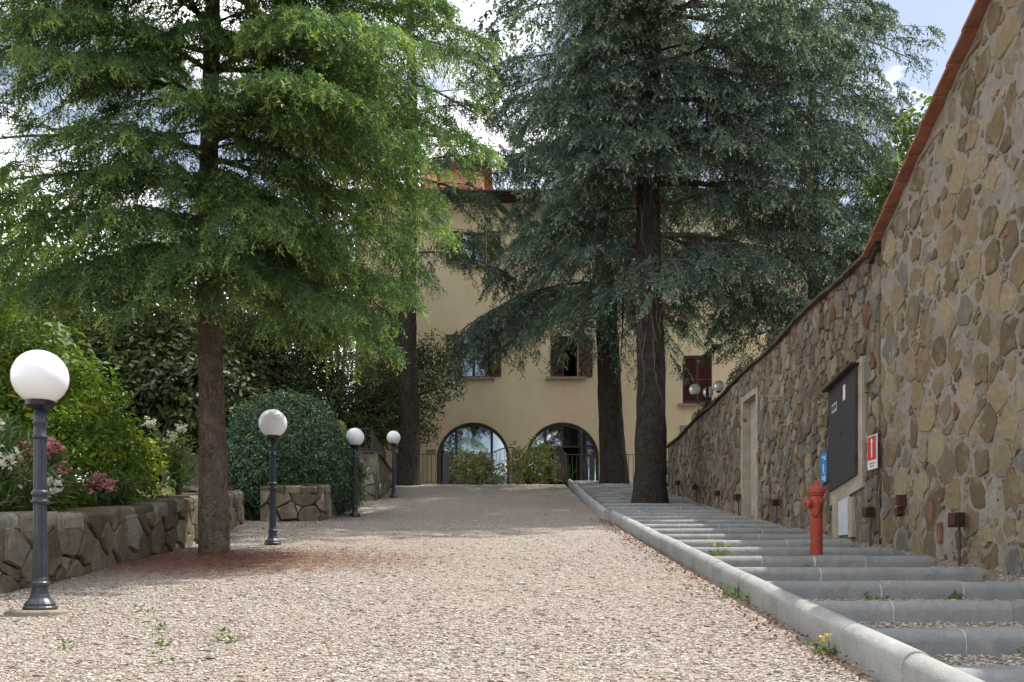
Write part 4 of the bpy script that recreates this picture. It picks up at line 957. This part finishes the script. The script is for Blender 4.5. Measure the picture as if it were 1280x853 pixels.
    # thin wood of branchlets
    k = 4; uu = np.linspace(0, 1, k)[None, :, None]; PB = O[:, None] + D[:, None]*Lb[:, None, None]*uu + dz*(dr*Lb)[:, None, None]*uu**2
    up = nrmz(np.cross(D, np.array([0, 0, 1.]) + .01)); w = np.array([1, .8, .6, .25])[None, :, None]*np.clip(Lb*.011, .004, .010)[:, None, None]
    A_ = PB + up[:, None]*w; B_ = PB - up[:, None]*w; wv_ = np.stack([A_, B_], 2).reshape(-1, 3); wf = []
    base = np.arange(len(O))*k*2
    for q in range(k-1): wf.append(np.stack([base+2*q, base+2*q+1, base+2*q+3, base+2*q+2], 1))
    return V.reshape(-1, 3), np.repeat(r3, 3), np.repeat(tp_, 3), wv_, np.concatenate(wf)
def trunk_mesh(pts, rads, n=18, flare=.0, seed=0, bumpy_=.09):
    mb = MB(); pts = [Vector(p) for p in pts]
    for i, (p, r) in enumerate(zip(pts, rads)):
        for j in range(n):
            a_ = 2*PI*j/n; h = p.z - pts[0].z
            k = 1 + bumpy_*mnoise.noise((math.cos(a_)*2.2+seed, math.sin(a_)*2.2, h*1.3)) + bumpy_*.7*mnoise.noise((math.cos(a_)*5+seed, math.sin(a_)*5, h*2.9))
            k += flare*math.exp(-max(h, 0)/.55)*(1 + .35*math.sin(a_*5+seed))
            mb.v.append((p.x+r*k*math.cos(a_), p.y+r*k*math.sin(a_), p.z))
    for i in range(len(pts)-1):
        for j in range(n): mb.f.append((i*n+j, i*n+(j+1) % n, (i+1)*n+(j+1) % n, (i+1)*n+j))
    mb.f.append(tuple((len(pts)-1)*n+j for j in range(n)))
    return mb
def conifer(label, base, Htot, r0, lean, bark, leafm, specs, fparts, name='cedar_tree', flare=.25, topfr=.12, dead=0, seed=0):
    """specs: list of (height, azimuth, length, rise, droop, density); fparts: foliage settings for near and far limbs"""
    x, y, z = base; t = thing(name, label, 'tree', base)
    hs = np.concatenate([[-.35, 0, .1, .2, .35, .55, .8], np.arange(1.1, Htot, .35)])
    def ax(h): return (x + lean[0]*h + .06*math.sin(h*.5+seed)*min(1, h/4), y + lean[1]*h, z + h)
    def rad(h): return r0*(1-(1-topfr)*max(0, h)/Htot)
    trunk_mesh([ax(h) for h in hs], [rad(h) for h in hs], 20, flare, seed).build('trunk', bark, t, smooth=True)
    wood = MB(); groups = {k: [] for k in fparts}
    for (h, az, L, rise, dp, dens, key) in specs:
        o = ax(h); c = limb_curve(np.array(o), az, L, rise, dp); nl = len(c)
        rl = np.clip(.0125*L, .016, .075)*np.linspace(1, .12, nl)
        wood.tube([tuple(p) for p in c], list(rl), 6); groups[key].append((c, dens))
        nsub = int(fparts[key].get('nsub', 5))
        for q in range(nsub):
            s_ = .22 + .68*(q+rng.uniform(.2, .8))/nsub; ip = s_*(nl-1); i0 = int(ip); p0_ = c[i0] + (c[min(i0+1, nl-1)]-c[i0])*(ip-i0); tv = c[min(i0+1, nl-1)]-c[i0]
            az2 = math.atan2(tv[1], tv[0]) + (1 if q % 2 else -1)*rng.uniform(.5, 1.05); L2 = L*(.52*(1.08-s_)+.10)*rng.uniform(.75, 1.2)
            c2 = limb_curve(p0_, az2, L2, tv[2]/max(.01, math.hypot(tv[0], tv[1]))*.5 + rng.uniform(-.1, .08), dp*.8, 8)
            wood.tube([tuple(p) for p in c2], list(rl[i0]*.55*np.linspace(1, .15, 8)), 5); groups[key].append((c2, dens))
    wood.build('limbs', M['twig'], t, smooth=True)
    VV, RR, TT, WV, WF = [], [], [], [], []; off = 0
    for k, lm in groups.items():
        if not lm: continue
        v, r, tp_, wv, wf = foliage(lm, **{a_: b_ for a_, b_ in fparts[k].items() if a_ != 'nsub'}); VV.append(v); RR.append(r); TT.append(tp_); WV.append(wv); WF.append(wf+off); off += len(wv)
    v = np.concatenate(VV); cr = big('crown', v, np.arange(len(v)).reshape(-1, 3), leafm, t, {'rnd': np.concatenate(RR), 'tip': np.concatenate(TT)})
    big('twigs', np.concatenate(WV), np.concatenate(WF), M['twig'], t, k=4)
    if dead:
        dm = MB()
        for i in range(dead):
            h = random.uniform(4.0, 9.5); a_ = random.uniform(PI*.95, PI*2.05); o = Vector(ax(h)); r = rad(h)*1.05; p = o + Vector((math.cos(a_)*r, math.sin(a_)*r, 0)); pts = [p]; dv = Vector((math.cos(a_)*.5, math.sin(a_)*.5, -.2))
            for k in range(6):
                dv = (dv*.6 + Vector((random.uniform(-.38, .38), random.uniform(-.38, .38), -.7))).normalized(); pts.append(pts[-1] + dv*random.uniform(.18, .34))
            dm.tube(pts, [.012, .010, .009, .008, .007, .006, .004], 3)
        dm.build('dead_twigs', M['deadtwig'], t)
    print(label[:30], 'tris', len(v)//3)
    return t
def rnd_specs(h0, h1, step, Lf, rise, droop, dens, key, skip=None, short=None, tier=.55):
    s = []; h = h0; az = rng.uniform(0, 6.28); short = short or (lambda h, az: 1.0)
    while h < h1:
        az += 2.4 + rng.uniform(-.5, .5); L = Lf(h)*rng.uniform(.75, 1.15)*short(h, az)
        hh = round(h/tier)*tier + rng.normal(0, .07) if tier else h
        if not (skip and skip(h, az % (2*PI))): s.append((hh, az, L, rise+rng.uniform(-.08, .08), droop*rng.uniform(.75, 1.25), dens, key))
        h += step*rng.uniform(.7, 1.3)
    return s
# near deodar on the left
rng = np.random.default_rng(21); random.seed(5)
NB = (-3.74, 12.5, gz(12.5)-.02)
near = dict(bl_step=.135, bl_len=.80, tw_step=.036, tw_len=.16, nd_step=.0156, nd_len=.070, nd_w=.0165, droop=.34, hang=.45, nsub=7, flatn=.8, s0=.07)
high = dict(bl_step=.25, bl_len=1.0, tw_step=.12, tw_len=.28, nd_step=.03, nd_len=.10, nd_w=.03, droop=.4, hang=.5, nsub=4)
sp = rnd_specs(3.6, 8.2, .095, lambda h: np.interp(h, [3.5, 4.5, 6, 8.2], [2.0, 2.7, 3.0, 2.6]), .20, .36, 1.0, 'near', skip=lambda h, az: (1.3 < az < 3.1 and rng.uniform() < .85) or (3.1 <= az < 3.7 and rng.uniform() < .5), short=lambda h, az: .8 if math.cos(az) < -.3 else 1.0)
sp += [(3.7, R(-70), 2.2, .22, .5, 1.2, 'near'), (3.5, R(-15), 2.1, .12, .36, 1.2, 'near'), (3.6, R(215), 2.2, .12, .40, 1.0, 'near'), (4.1, R(-55), 2.4, .24, .5, 1.2, 'near'), (5.7, R(-5), 3.4, .16, .34, 1.2, 'near'), (5.2, R(-20), 3.0, .12, .34, 1.2, 'near'), (3.7, R(-110), 2.0, .16, .5, 1.0, 'near'), (6.3, R(195), 3.0, .2, .35, 1.0, 'near'), (7.2, R(205), 3.0, .2, .4, 1.0, 'near'), (4.5, R(228), 2.5, .16, .42, 1.0, 'near'), (5.6, R(235), 2.8, .2, .4, 1.0, 'near'), (6.9, R(240), 2.8, .2, .4, 1.0, 'near'), (4.2, R(200), 2.6, .12, .4, .9, 'near'), (7.7, R(185), 2.8, .2, .4, 1.0, 'near'), (5.1, R(178), 3.2, .16, .15, .35, 'near'), (4.7, R(186), 3.0, .10, .2, .35, 'near'), (7.0, R(0), 3.4, .2, .36, 1.2, 'near')]
sp += [(3.4 + 5.2*(i_+.5)/26 + rng.normal(0, .1), rng.uniform(R(165), R(395)), rng.uniform(.9, 1.6), .2, .5, 1.0, 'near') for i_ in range(26)]
sp += [(3.55, R(-40), 2.3, .14, .5, 1.2, 'near'), (3.5, R(-90), 1.9, .16, .55, 1.2, 'near'), (3.6, R(240), 2.2, .14, .5, 1.2, 'near'), (3.5, R(10), 2.2, .10, .42, 1.2, 'near')]
sp = [(a_, b_, c_, d_, e_, f_*(1.3 if math.cos(b_) > -.3 or math.sin(b_) < 0 else 1.0), k_) for a_, b_, c_, d_, e_, f_, k_ in sp]
sp += rnd_specs(8.2, 11.3, .22, lambda h: np.interp(h, [8, 11.5], [2.4, .4]), .25, .4, 1.0, 'high', skip=lambda h, az: 1.3 < az < 3.1 and rng.uniform() < .7)
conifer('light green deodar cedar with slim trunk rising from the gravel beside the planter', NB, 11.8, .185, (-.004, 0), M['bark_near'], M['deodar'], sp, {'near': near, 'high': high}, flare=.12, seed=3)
# big blue cedar rising through the stairs
far = dict(bl_step=.225, bl_len=1.2, tw_step=.062, tw_len=.23, nd_step=.026, nd_len=.108, nd_w=.035, droop=.46, hang=.40, s0=.12, nsub=7, flatn=.6)
farhi = dict(bl_step=.40, bl_len=1.4, tw_step=.22, tw_len=.42, nd_step=.07, nd_len=.18, nd_w=.08, droop=.42, hang=.45, nsub=5)
B1 = (3.40, 24.6, gz(24.6)+.12)
L1 = lambda h: np.interp(h, [4, 6, 9, 13], [4.2, 5.2, 5.8, 5.4])
sp = rnd_specs(5.7, 13.0, .18, L1, .22, .40, 1.0, 'far', skip=lambda h, az: (PI*1.25 < az < PI*1.75 and 4.0 < h < 7.6 and rng.uniform() < .75), short=lambda h, az: .62 if math.cos(az) < -.3 else (.74 if math.cos(az) > 0 and math.sin(az) < -.15 else 1.0))
sp += [(5.3, R(4), 5.0, .05, .32, 1.2, 'far'), (5.6, R(-14), 4.2, .08, .36, 1.2, 'far'), (6.6, R(8), 6.0, .06, .24, 1.2, 'far'), (8.0, R(18), 6.0, .1, .3, 1.2, 'far'), (9.2, R(5), 6.2, .1, .25, 1.2, 'far'), (10.8, R(12), 6.6, .12, .25, 1.2, 'far'), (12.2, R(2), 6.8, .1, .22, 1.1, 'far')]
sp += [(7.6 + 5*(i_+.5)/22, rng.uniform(R(180), R(360)), rng.uniform(1.6, 2.8), .2, .45, 1.0, 'far') for i_ in range(22)]
sp += rnd_specs(13.0, 22, .3, lambda h: np.interp(h, [13, 22], [5.2, 1.]), .25, .35, 1.0, 'hi')
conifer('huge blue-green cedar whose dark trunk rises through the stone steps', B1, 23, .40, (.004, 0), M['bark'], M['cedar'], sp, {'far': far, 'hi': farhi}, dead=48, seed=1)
B2 = (3.55, 34.3, gz(34.3)+.1)
far2 = dict(bl_step=.29, bl_len=1.3, tw_step=.078, tw_len=.27, nd_step=.030, nd_len=.13, nd_w=.038, droop=.5, hang=.40, s0=.12, nsub=7, flatn=.6)
sp = rnd_specs(6.0, 15.5, .25, lambda h: np.interp(h, [4, 7, 11, 16], [4.8, 5.0, 4.9, 4.6]), .18, .42, 1.0, 'far', short=lambda h, az: .72 if math.cos(az) < -.3 and h > 7.4 else 1.0)
sp += [(6.0, R(185), 5.0, .14, .50, 1.2, 'far'), (6.5, R(205), 5.2, .16, .48, 1.2, 'far'), (6.9, R(176), 4.8, .14, .46, 1.2, 'far'), (6.2, R(232), 4.0, .12, .5, 1.2, 'far'), (6.6, R(250), 3.6, .12, .45, 1.2, 'far')]
sp += rnd_specs(15.5, 21, .4, lambda h: np.interp(h, [15, 21], [4.2, 1.]), .25, .35, .9, 'hi')
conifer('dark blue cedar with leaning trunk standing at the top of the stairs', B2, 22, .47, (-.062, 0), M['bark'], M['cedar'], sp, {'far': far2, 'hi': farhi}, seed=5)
B3 = (-3.70, 35.6, gz(35.6)-.02)
sp = rnd_specs(8.2, 16.5, .34, lambda h: np.interp(h, [8, 12, 16], [3.6, 4.4, 4.2]), .12, .30, .62, 'far')
sp += rnd_specs(16.5, 21, .45, lambda h: np.interp(h, [16, 21], [3.6, 1.]), .25, .35, .8, 'hi')
conifer('thin-crowned cedar with straight dark trunk beside the iron fence', B3, 22, .40, (.006, 0), M['bark'], M['cedar_dark'], sp, {'far': far2, 'hi': farhi}, flare=.2, seed=8)
# conifer behind the wall on the right
B4 = (9.4, 31.0, 4.3)
sp = rnd_specs(2.5, 15.0, .30, lambda h: np.interp(h, [2, 6, 11, 15], [3.4, 4.0, 3.2, 1.6]), .15, .32, .9, 'far')
conifer('dense dark cedar growing behind the garden wall', B4, 16, .33, (0, 0), M['bark'], M['cedar_dark'], sp, {'far': far2}, seed=12)

# ------------------------------------------------------------------ broadleaf trees and shrubs
def leaves(C0, N0, n_per, clr, ll, lw, tipfrac=0., flop=.5, shape='rhomb'):
    """clusters with centre C0 and outward normal N0, n_per leaves each within radius clr"""
    k = len(C0); I = np.repeat(np.arange(k), n_per); n = len(I)
    off = nrmz(rng.normal(0, 1, (n, 3)))*(clr*rng.uniform(0, 1, n)**.5)[:, None]
    P = C0[I] + off; nv = nrmz(N0[I]*.55 + nrmz(off)*.35 + rng.normal(0, flop, (n, 3)) + np.array([0, 0, .35]))
    t = nrmz(np.cross(nv, rng.normal(0, 1, (n, 3)))); s = np.cross(nv, t); l = ll*rng.uniform(.65, 1.25, n)[:, None]; w = lw*rng.uniform(.7, 1.2, n)[:, None]
    V = np.empty((n, 4, 3)); V[:, 0] = P; V[:, 1] = P + t*l*.45 + s*w*.5 + nv*l*.10; V[:, 2] = P + t*l - nv*l*.08; V[:, 3] = P + t*l*.45 - s*w*.5 + nv*l*.10
    b = np.arange(n)*4; Fc = np.concatenate([np.stack([b, b+1, b+2], 1), np.stack([b, b+2, b+3], 1)])
    r = np.clip(rng.uniform(0, 1, k)[I]*.6 + rng.uniform(0, .5, n), 0, 1); tp_ = (rng.uniform(0, 1, k)[I] < tipfrac)*rng.uniform(.3, 1, n)
    return V.reshape(-1, 3), Fc, np.repeat(r, 4), np.repeat(tp_, 4)
def blob_shell(c, rad, n, inner=.72, lump=.22, s=1.3, zmin=None, seed=0.):
    d = nrmz(rng.normal(0, 1, (n, 3))); k = np.array([1 + lump*mnoise.noise((a_*s+seed, b_*s, c_*s)) + lump*.6*mnoise.noise((a_*s*2.6+seed, b_*s*2.6, c_*s*2.6)) for a_, b_, c_ in d])
    r = k*rng.uniform(inner, 1.0, n)**.6; P = np.array(c) + d*np.array(rad)*r[:, None]; nn = nrmz(d/np.array(rad))
    if zmin is not None: m = P[:, 2] > zmin; P, nn = P[m], nn[m]
    return P, nn
def tree_crown(t, blobs, n_cl, n_per, clr, ll, lw, mat, tipf=0., lump=.25, zmin=None, name='crown', inner=.6):
    PP, NN = [], []
    tot = sum(b[1][0]*b[1][1]+b[1][0]*b[1][2] for b in blobs)
    for i, (c, r) in enumerate(blobs):
        p, n_ = blob_shell(c, r, int(n_cl*(r[0]*r[1]+r[0]*r[2])/tot), inner, lump, seed=i*3.7, zmin=zmin); PP.append(p); NN.append(n_)
    v, f, r, tp_ = leaves(np.concatenate(PP), np.concatenate(NN), n_per, clr, ll, lw, tipf)
    print('  leaves', len(f)//2)
    return big(name, v, f, mat, t, {'rnd': r, 'tip': tp_})
def broadleaf(label, base, trunk_h, r0, blobs, n_cl, n_per, clr, ll, lw, mat, group=None, name='broadleaf_tree', tipf=0., lump=.28, cat='tree', inner=.6):
    t = thing(name, label, cat, base, group); x, y, z = base
    hs = np.linspace(-.3, trunk_h, 9); trunk_mesh([(x+.1*math.sin(h), y, z+h) for h in hs], [r0*(1-.4*h/trunk_h) for h in hs], 10, .2).build('trunk', M['bark'], t, smooth=True)
    lb = MB()
    for c, r in blobs:
        for k in range(4):
            e = Vector(c) + Vector((random.uniform(-.6, .6)*r[0], random.uniform(-.6, .6)*r[1], random.uniform(-.3, .6)*r[2])); s = Vector((x, y, z+trunk_h*random.uniform(.6, 1))); mmid = (s+e)/2 + Vector((random.uniform(-.3, .3), random.uniform(-.3, .3), .2))
            lb.tube([s, mmid, e], [r0*.4, r0*.25, r0*.06], 6)
    lb.build('limbs', M['twig'], t, smooth=True)
    tree_crown(t, blobs, n_cl, n_per, clr, ll, lw, mat, tipf, lump, inner=inner); return t
# holm oak in front of the villa's left side
oz = 4.3
broadleaf('dark dense holm oak in front of the villa behind the ramp railing', (-6.6, 37.2, oz), 2.6, .28, [((-6.6, 37.2, oz+5.0), (3.6, 2.6, 3.4)), ((-8.6, 36.0, oz+3.6), (2.8, 2.6, 2.8)), ((-4.5, 36.9, oz+3.2), (2.0, 1.7, 2.0)), ((-6.4, 35.8, oz+2.4), (2.6, 2.0, 1.6)), ((-2.5, 37.6, oz+4.0), (.75, .7, .9)), ((-3.0, 37.2, oz+5.0), (.7, .7, .6)), ((-7.8, 37.4, oz+7.2), (2.8, 2.3, 2.2))], 4600, 15, .30, .125, .06, M['oak_leaf'], name='holm_oak', inner=.62)
bgs = [  # base, blobs, material, label
    ((-13.5, 33, 4.2), [((-13.5, 33, 9.5), (3.6, 3, 4.0)), ((-12, 32, 7.5), (2.8, 2.6, 2.6)), ((-15.6, 33.5, 8), (2.6, 2.6, 2.6))], 'bgleaf', 'tall broadleaf tree behind the laurel hedge and deodar', 3.2),
    ((-19.5, 36, 4.2), [((-19.5, 36, 11), (4.2, 3.4, 4.6)), ((-17.4, 35, 8), (3, 3, 3))], 'bgleaf_light', 'light green broadleaf tree far behind the laurel shrub', 4),
    ((-10.8, 29.5, 3.4), [((-10.8, 29.5, 6.4), (2.8, 2.4, 2.6)), ((-9.2, 28.5, 5.6), (2.2, 2.0, 1.9))], 'oak_leaf', 'dark evergreen tree between laurel shrub and clipped bush', 2),
    ((-14.5, 24, 2.6), [((-14.5, 24, 6.0), (3.2, 2.6, 2.6)), ((-12, 23.4, 5.0), (2.4, 2.2, 2.0))], 'bgleaf', 'bushy green tree standing behind the laurel shrub', 2.2),
    ((-9.6, 40, 4.3), [((-9.6, 40, 11.0), (2.6, 2.2, 3.6)), ((-11.4, 40, 9), (2.6, 2.2, 2.6))], 'bgleaf', 'broadleaf tree rising behind the holm oak beside the villa', 5),
    ((-12.4, 38.5, 4.3), [((-12.4, 38.5, 7.6), (3.4, 2.4, 3.4)), ((-9.8, 38.8, 6.6), (2.4, 2.0, 2.4))], 'oak_leaf', 'dark evergreen tree between the holm oak and the tall broadleaf', 3),
    ((12.2, 27.0, 4.2), [((12.2, 27, 11.4), (2.2, 2.2, 2.2)), ((11.0, 26.5, 9.2), (2.0, 2.2, 2.4)), ((13.6, 27.2, 12.4), (1.6, 1.8, 1.9)), ((10.3, 27.5, 7.0), (1.8, 1.8, 2.0))], 'bgleaf_light', 'light green tree behind the gable roof edge', 4),
    ((14.6, 33, 4.3), [((14.6, 33, 11.0), (3, 3, 4.0)), ((12.2, 33.4, 9.5), (2.4, 2.4, 3.0))], 'bgleaf', 'green broadleaf tree behind the dark cedar past the wall', 4)]
for base, bl, mt, lb, th in bgs:
    broadleaf(lb, base, th, .22, bl, 1500, 12, .42, .23, .14, M[mt], inner=.45)
# shrubs
def shrub(name, label, base, blobs, n_cl, n_per, clr, ll, lw, mat, tipf=0., lump=.2, group=None, zmin=None, stems=6, inner=.72):
    t = thing(name, label, 'shrub', base, group); st = MB()
    for i in range(stems):
        c, r = random.choice(blobs); e = Vector(c) + Vector((random.uniform(-.5, .5)*r[0], random.uniform(-.5, .5)*r[1], random.uniform(-.2, .6)*r[2])); s = Vector(base) + Vector((random.uniform(-.2, .2), random.uniform(-.2, .2), -.1))
        st.tube([s, (s+e)/2 + Vector((0, 0, .15)), e], [.03, .022, .008], 5)
    st.build('stems', M['twig'], t, smooth=True)
    tree_crown(t, blobs, n_cl, n_per, clr, ll, lw, mat, tipf, lump, zmin=zmin, name='foliage', inner=inner); return t
pz = lambda y: gz(y) + .5
shrub('laurel_shrub', 'large glossy yellow-green laurel shrub filling the planter behind oleanders', (-6.6, 12.6, pz(12.6)), [((-6.3, 12.9, pz(12)+1.0), (1.55, 1.5, 1.25)), ((-7.6, 12.4, pz(12)+1.65), (1.9, 1.6, 1.55)), ((-8.9, 11.8, pz(12)+2.0), (1.7, 1.6, 1.6)), ((-5.75, 13.6, pz(12)+.6), (1.0, 1.1, .9)), ((-6.9, 11.7, pz(12)+.8), (1.3, 1.1, 1.0))], 3600, 13, .17, .115, .050, M['laurel'], .15, .22, inner=.6)
shrub('clipped_bush', 'dense rounded blue-green bush between the two stone planter walls', (-4.75, 21.2, gz(21)), [((-4.75, 21.2, gz(21)+1.35), (1.28, 1.25, 1.32)), ((-5.3, 20.6, gz(21)+.75), (.95, .95, .95)), ((-4.15, 22.0, gz(21)+1.0), (.85, .9, .95)), ((-4.0, 23.6, gz(23)+.75), (.55, .9, .8))], 3600, 12, .13, .075, .042, M['ivybush'], .03, .10, inner=.75)
def spike_leaves(P, D, ll, lw, per, spread, mat, t, name='foliage'):
    k = len(P); I = np.repeat(np.arange(k), per); n = len(I); d = nrmz(D[I] + rng.normal(0, spread, (n, 3))); s = nrmz(np.cross(d, rng.normal(0, 1, (n, 3)))); nv = np.cross(d, s); l = ll*rng.uniform(.6, 1.2, n)[:, None]; w = lw*rng.uniform(.7, 1.2, n)[:, None]
    B = P[I] + rng.normal(0, .03, (n, 3)); V = np.empty((n, 4, 3)); V[:, 0] = B; V[:, 1] = B + d*l*.4 + s*w*.5; V[:, 2] = B + d*l + np.array([0, 0, -.18])*l; V[:, 3] = B + d*l*.4 - s*w*.5
    b = np.arange(n)*4; Fc = np.concatenate([np.stack([b, b+1, b+2], 1), np.stack([b, b+2, b+3], 1)])
    return big(name, V.reshape(-1, 3), Fc, mat, t, {'rnd': np.repeat(rng.uniform(0, 1, n), 4), 'tip': np.repeat((rng.uniform(0, 1, n) < .12)*.6, 4)})
def oleander(label, base, h, spread, nst, flowers, fcol):
    t = thing('oleander', label, 'shrub', base, 'oleanders in the planter'); st = MB(); P, D, tops = [], [], []
    for i in range(nst):
        a_ = random.uniform(0, 2*PI); q = spread*random.uniform(.2, 1); hh = h*random.uniform(.6, 1.05); s = Vector(base); e = s + Vector((math.cos(a_)*q, math.sin(a_)*q, hh)); m_ = s + Vector((math.cos(a_)*q*.35, math.sin(a_)*q*.35, hh*.55))
        st.tube([s, m_, e], [.014, .010, .005], 4)
        for k in np.linspace(.25, 1, 11):
            p = s.lerp(m_, k*2) if k < .5 else m_.lerp(e, k*2-1); P.append(p); D.append((e-m_).normalized()*.8 + Vector((0, 0, .1)))
        tops.append(e)
    st.build('stems', M['twig'], t); spike_leaves(np.array([tuple(p) for p in P]), np.array([tuple(p) for p in D]), .17, .026, 6, .55, M['oleander'], t)
    tops.sort(key=lambda e: e.y)
    for e in tops[:flowers]:
        n = 26; c = np.array(e) + np.array([0, -.04, .05]) + rng.normal(0, .045, (n, 3)); v, f, r, tp_ = leaves(c, np.tile(np.array([[0, -.5, .8]]), (n, 1)), 5, .02, .038, .034, 0, .7)
        big('flower_cluster', v, f, M[fcol], t, {'rnd': r, 'tip': tp_})['kind'] = 'stuff'
    return t
for (x, y, h, s_, n_, fl_, col, lb) in ((-5.0, 10.7, .72, .38, 16, 6, 'petal_pink', 'low oleander with pink flower clusters in the planter behind the nearest lamp post'), (-4.9, 10.25, .5, .3, 12, 4, 'petal_white', 'low oleander with white flower heads among the pink ones'),
                               (-4.9, 12.1, .46, .34, 12, 4, 'petal_pink', 'small pink-flowered oleander at the planter edge before the laurel'), (-4.95, 9.5, 1.0, .4, 18, 4, 'petal_white', 'tall oleander with white blossom beside the lamp globe'),
                               (-5.0, 8.7, .7, .45, 16, 0, 'petal_pink', 'leafy oleander without flowers spilling over the planter wall'), (-5.15, 15.4, 1.15, .5, 16, 3, 'petal_white', 'light green oleander with white blossom behind the deodar trunk'),
                               (-5.5, 10.2, .95, .45, 14, 4, 'petal_pink', 'taller pink oleander in front of the laurel shrub')):
    oleander(lb, (x, y, pz(y)-.02), h, s_, n_, fl_, col)
for (x, y, h, n_, lb) in ((-1.35, 37.25, 1.4, 230, 'pale yellow-green shrub behind the iron fence before the left arch'), (.75, 37.3, 1.65, 300, 'pale leafy shrub behind the gate between the arches')):
    shrub('pale_shrub', lb, (x, y, 4.32), [((x, y, 4.32+h*.5), (.95, .5, h*.55)), ((x-.5, y, 4.32+h*.35), (.6, .4, h*.4)), ((x+.5, y, 4.32+h*.4), (.6, .4, h*.45))], n_, 6, .17, .17, .08, M['palegreen'], .25, .45, inner=.25)
tt = thing('grass_clump', 'upright green clump of strap leaves beside the open gate leaf', 'plant', (1.75, 37.3, 4.32)); P = np.array([(1.75+random.uniform(-.3, .3), 37.3+random.uniform(-.2, .2), 4.32) for _ in range(60)]); spike_leaves(P, np.tile([[0, 0, 1.]], (60, 1)), .95, .03, 4, .25, M['weed'], tt)
P, n_ = blob_shell((pt.location.x, pt.location.y, pt.location.z+.55), (.28, .28, .28), 90, .4); v, f, r, tp_ = leaves(P, n_, 5, .06, .09, .05); big('plant', v, f, M['palegreen'], pt, {'rnd': r, 'tip': tp_})['kind'] = 'stuff'

# ------------------------------------------------------------------ litter and weeds
n = 9000; yy = rng.normal(11.5, .95, n); xx = rng.normal(-3.5, 1.25, n); k = (xx > -4.3) & (xx < 1.5) & (yy > 6); xx, yy = xx[k], yy[k]; n = len(xx)
a_ = rng.uniform(0, PI, n); l = rng.uniform(.03, .09, n); zz = g(yy) + .018 + rng.uniform(0, .02, n); dxx, dyy = np.cos(a_)*l/2, np.sin(a_)*l/2; wx, wy = -np.sin(a_)*.0035, np.cos(a_)*.0035
V = np.stack([np.stack([xx-dxx-wx, yy-dyy-wy, zz], 1), np.stack([xx+dxx-wx, yy+dyy-wy, zz+.012], 1), np.stack([xx+dxx+wx, yy+dyy+wy, zz+.014], 1), np.stack([xx-dxx+wx, yy-dyy+wy, zz+.002], 1)], 1).reshape(-1, 3)
tag(big('needle_litter', V, np.arange(n*4).reshape(-1, 4), M['dryleaf'], None, {'rnd': np.repeat(rng.uniform(0, 1, n), 4)}, k=4), 'reddish brown fallen needles around the deodar trunk', 'needle litter', kind='stuff')
n = 1500; yy = np.concatenate([rng.uniform(5, 20, 1000), rng.uniform(14, 26, 500)]); xx = np.concatenate([1.84 - np.abs(rng.normal(0, .13, 1000)), -4.4 + rng.uniform(0, 1.1, 500)])
P = np.stack([xx, yy, g(yy)+.03], 1); v, f, r, tp_ = leaves(P, np.tile([[0, 0, 1.]], (n, 1)), 1, .01, .036, .020, 0, .35)
tag(big('fallen_leaves', v, f, M['dryleaf'], None, {'rnd': r, 'tip': tp_}), 'small dry brown leaves drifted against the kerb and planter walls', 'leaves', kind='stuff')
def weed(x, y, z, s_, lb, grp, yellow=0):
    t = thing('weed', lb, 'weed', (x, y, z), grp); k = int(14*s_)+5; P = np.array([(x+random.uniform(-.09, .09)*s_, y+random.uniform(-.05, .05)*s_, z-.01) for _ in range(k)])
    spike_leaves(P, np.tile([[0, 0, .8]], (k, 1)), .10*s_, .022, 3, .6, M['weed'], t, 'leaves')
    if yellow:
        c = np.array([(x+random.uniform(-.06, .06), y-.03, z+.09*s_+random.uniform(0, .04)) for _ in range(yellow)]); v, f, r, tp_ = leaves(c, np.tile([[0, -.5, .7]], (yellow, 1)), 6, .012, .026, .022); big('flowers', v, f, M['petal_yellow'], t, {'rnd': r, 'tip': tp_})
for (x, y, s_, ye, lb) in ((1.80, 5.75, .7, 2, 'weed with yellow flowers at the foot of the pale kerb'), (1.84, 8.3, .8, 0, 'larger of two flowerless green weeds at the foot of the pale kerb'), (1.83, 7.9, .5, 0, 'smaller of two flowerless green weeds at the foot of the pale kerb')): weed(x, y, gz(y)+.02, s_, lb, 'weeds along the kerb foot', ye)
for (x, i, s_, ye, lb) in ((2.2, 6, 1.5, 2, 'bushy weed with yellow flowers on the hydrant step beside the kerb'), (2.55, 7, .7, 1, 'small weed with one yellow flower one step above the hydrant'), (2.9, 4, .6, 0, 'green weed on the third step below the hydrant, closest to the kerb'), (3.6, 4, .7, 0, 'green weed in the middle of the third step below the hydrant'), (2.95, 2, .6, 0, 'green weed on the fifth step below the hydrant, closer to the kerb'), (3.25, 2, .8, 0, 'green weed on the fifth step below the hydrant, farther from the kerb'), (4.3, 4, 1.2, 0, 'green weed at the wall foot on the third step below the hydrant'), (3.1, 6, .6, 0, 'green weed on the first step below the hydrant')):
    y = steps[i]-.05 if ye == 0 else steps[i]+.3; weed(x, y, gz(steps[i]-1.2)+NOSE-.03 if ye == 0 else gz(steps[i])+NOSE-.04, s_, lb, 'weeds on the steps', ye)
for (x, y, s_) in ((-2.35, 6.6, .34), (-2.75, 7.35, .4), (-2.1, 6.0, .3), (-1.75, 6.1, .42), (-1.9, 5.4, .34), (-2.65, 5.9, .28)): weed(x, y, gz(y)+.015, s_, 'patch of low green grass in the gravel near the footed lamp', 'grass patches in the gravel')
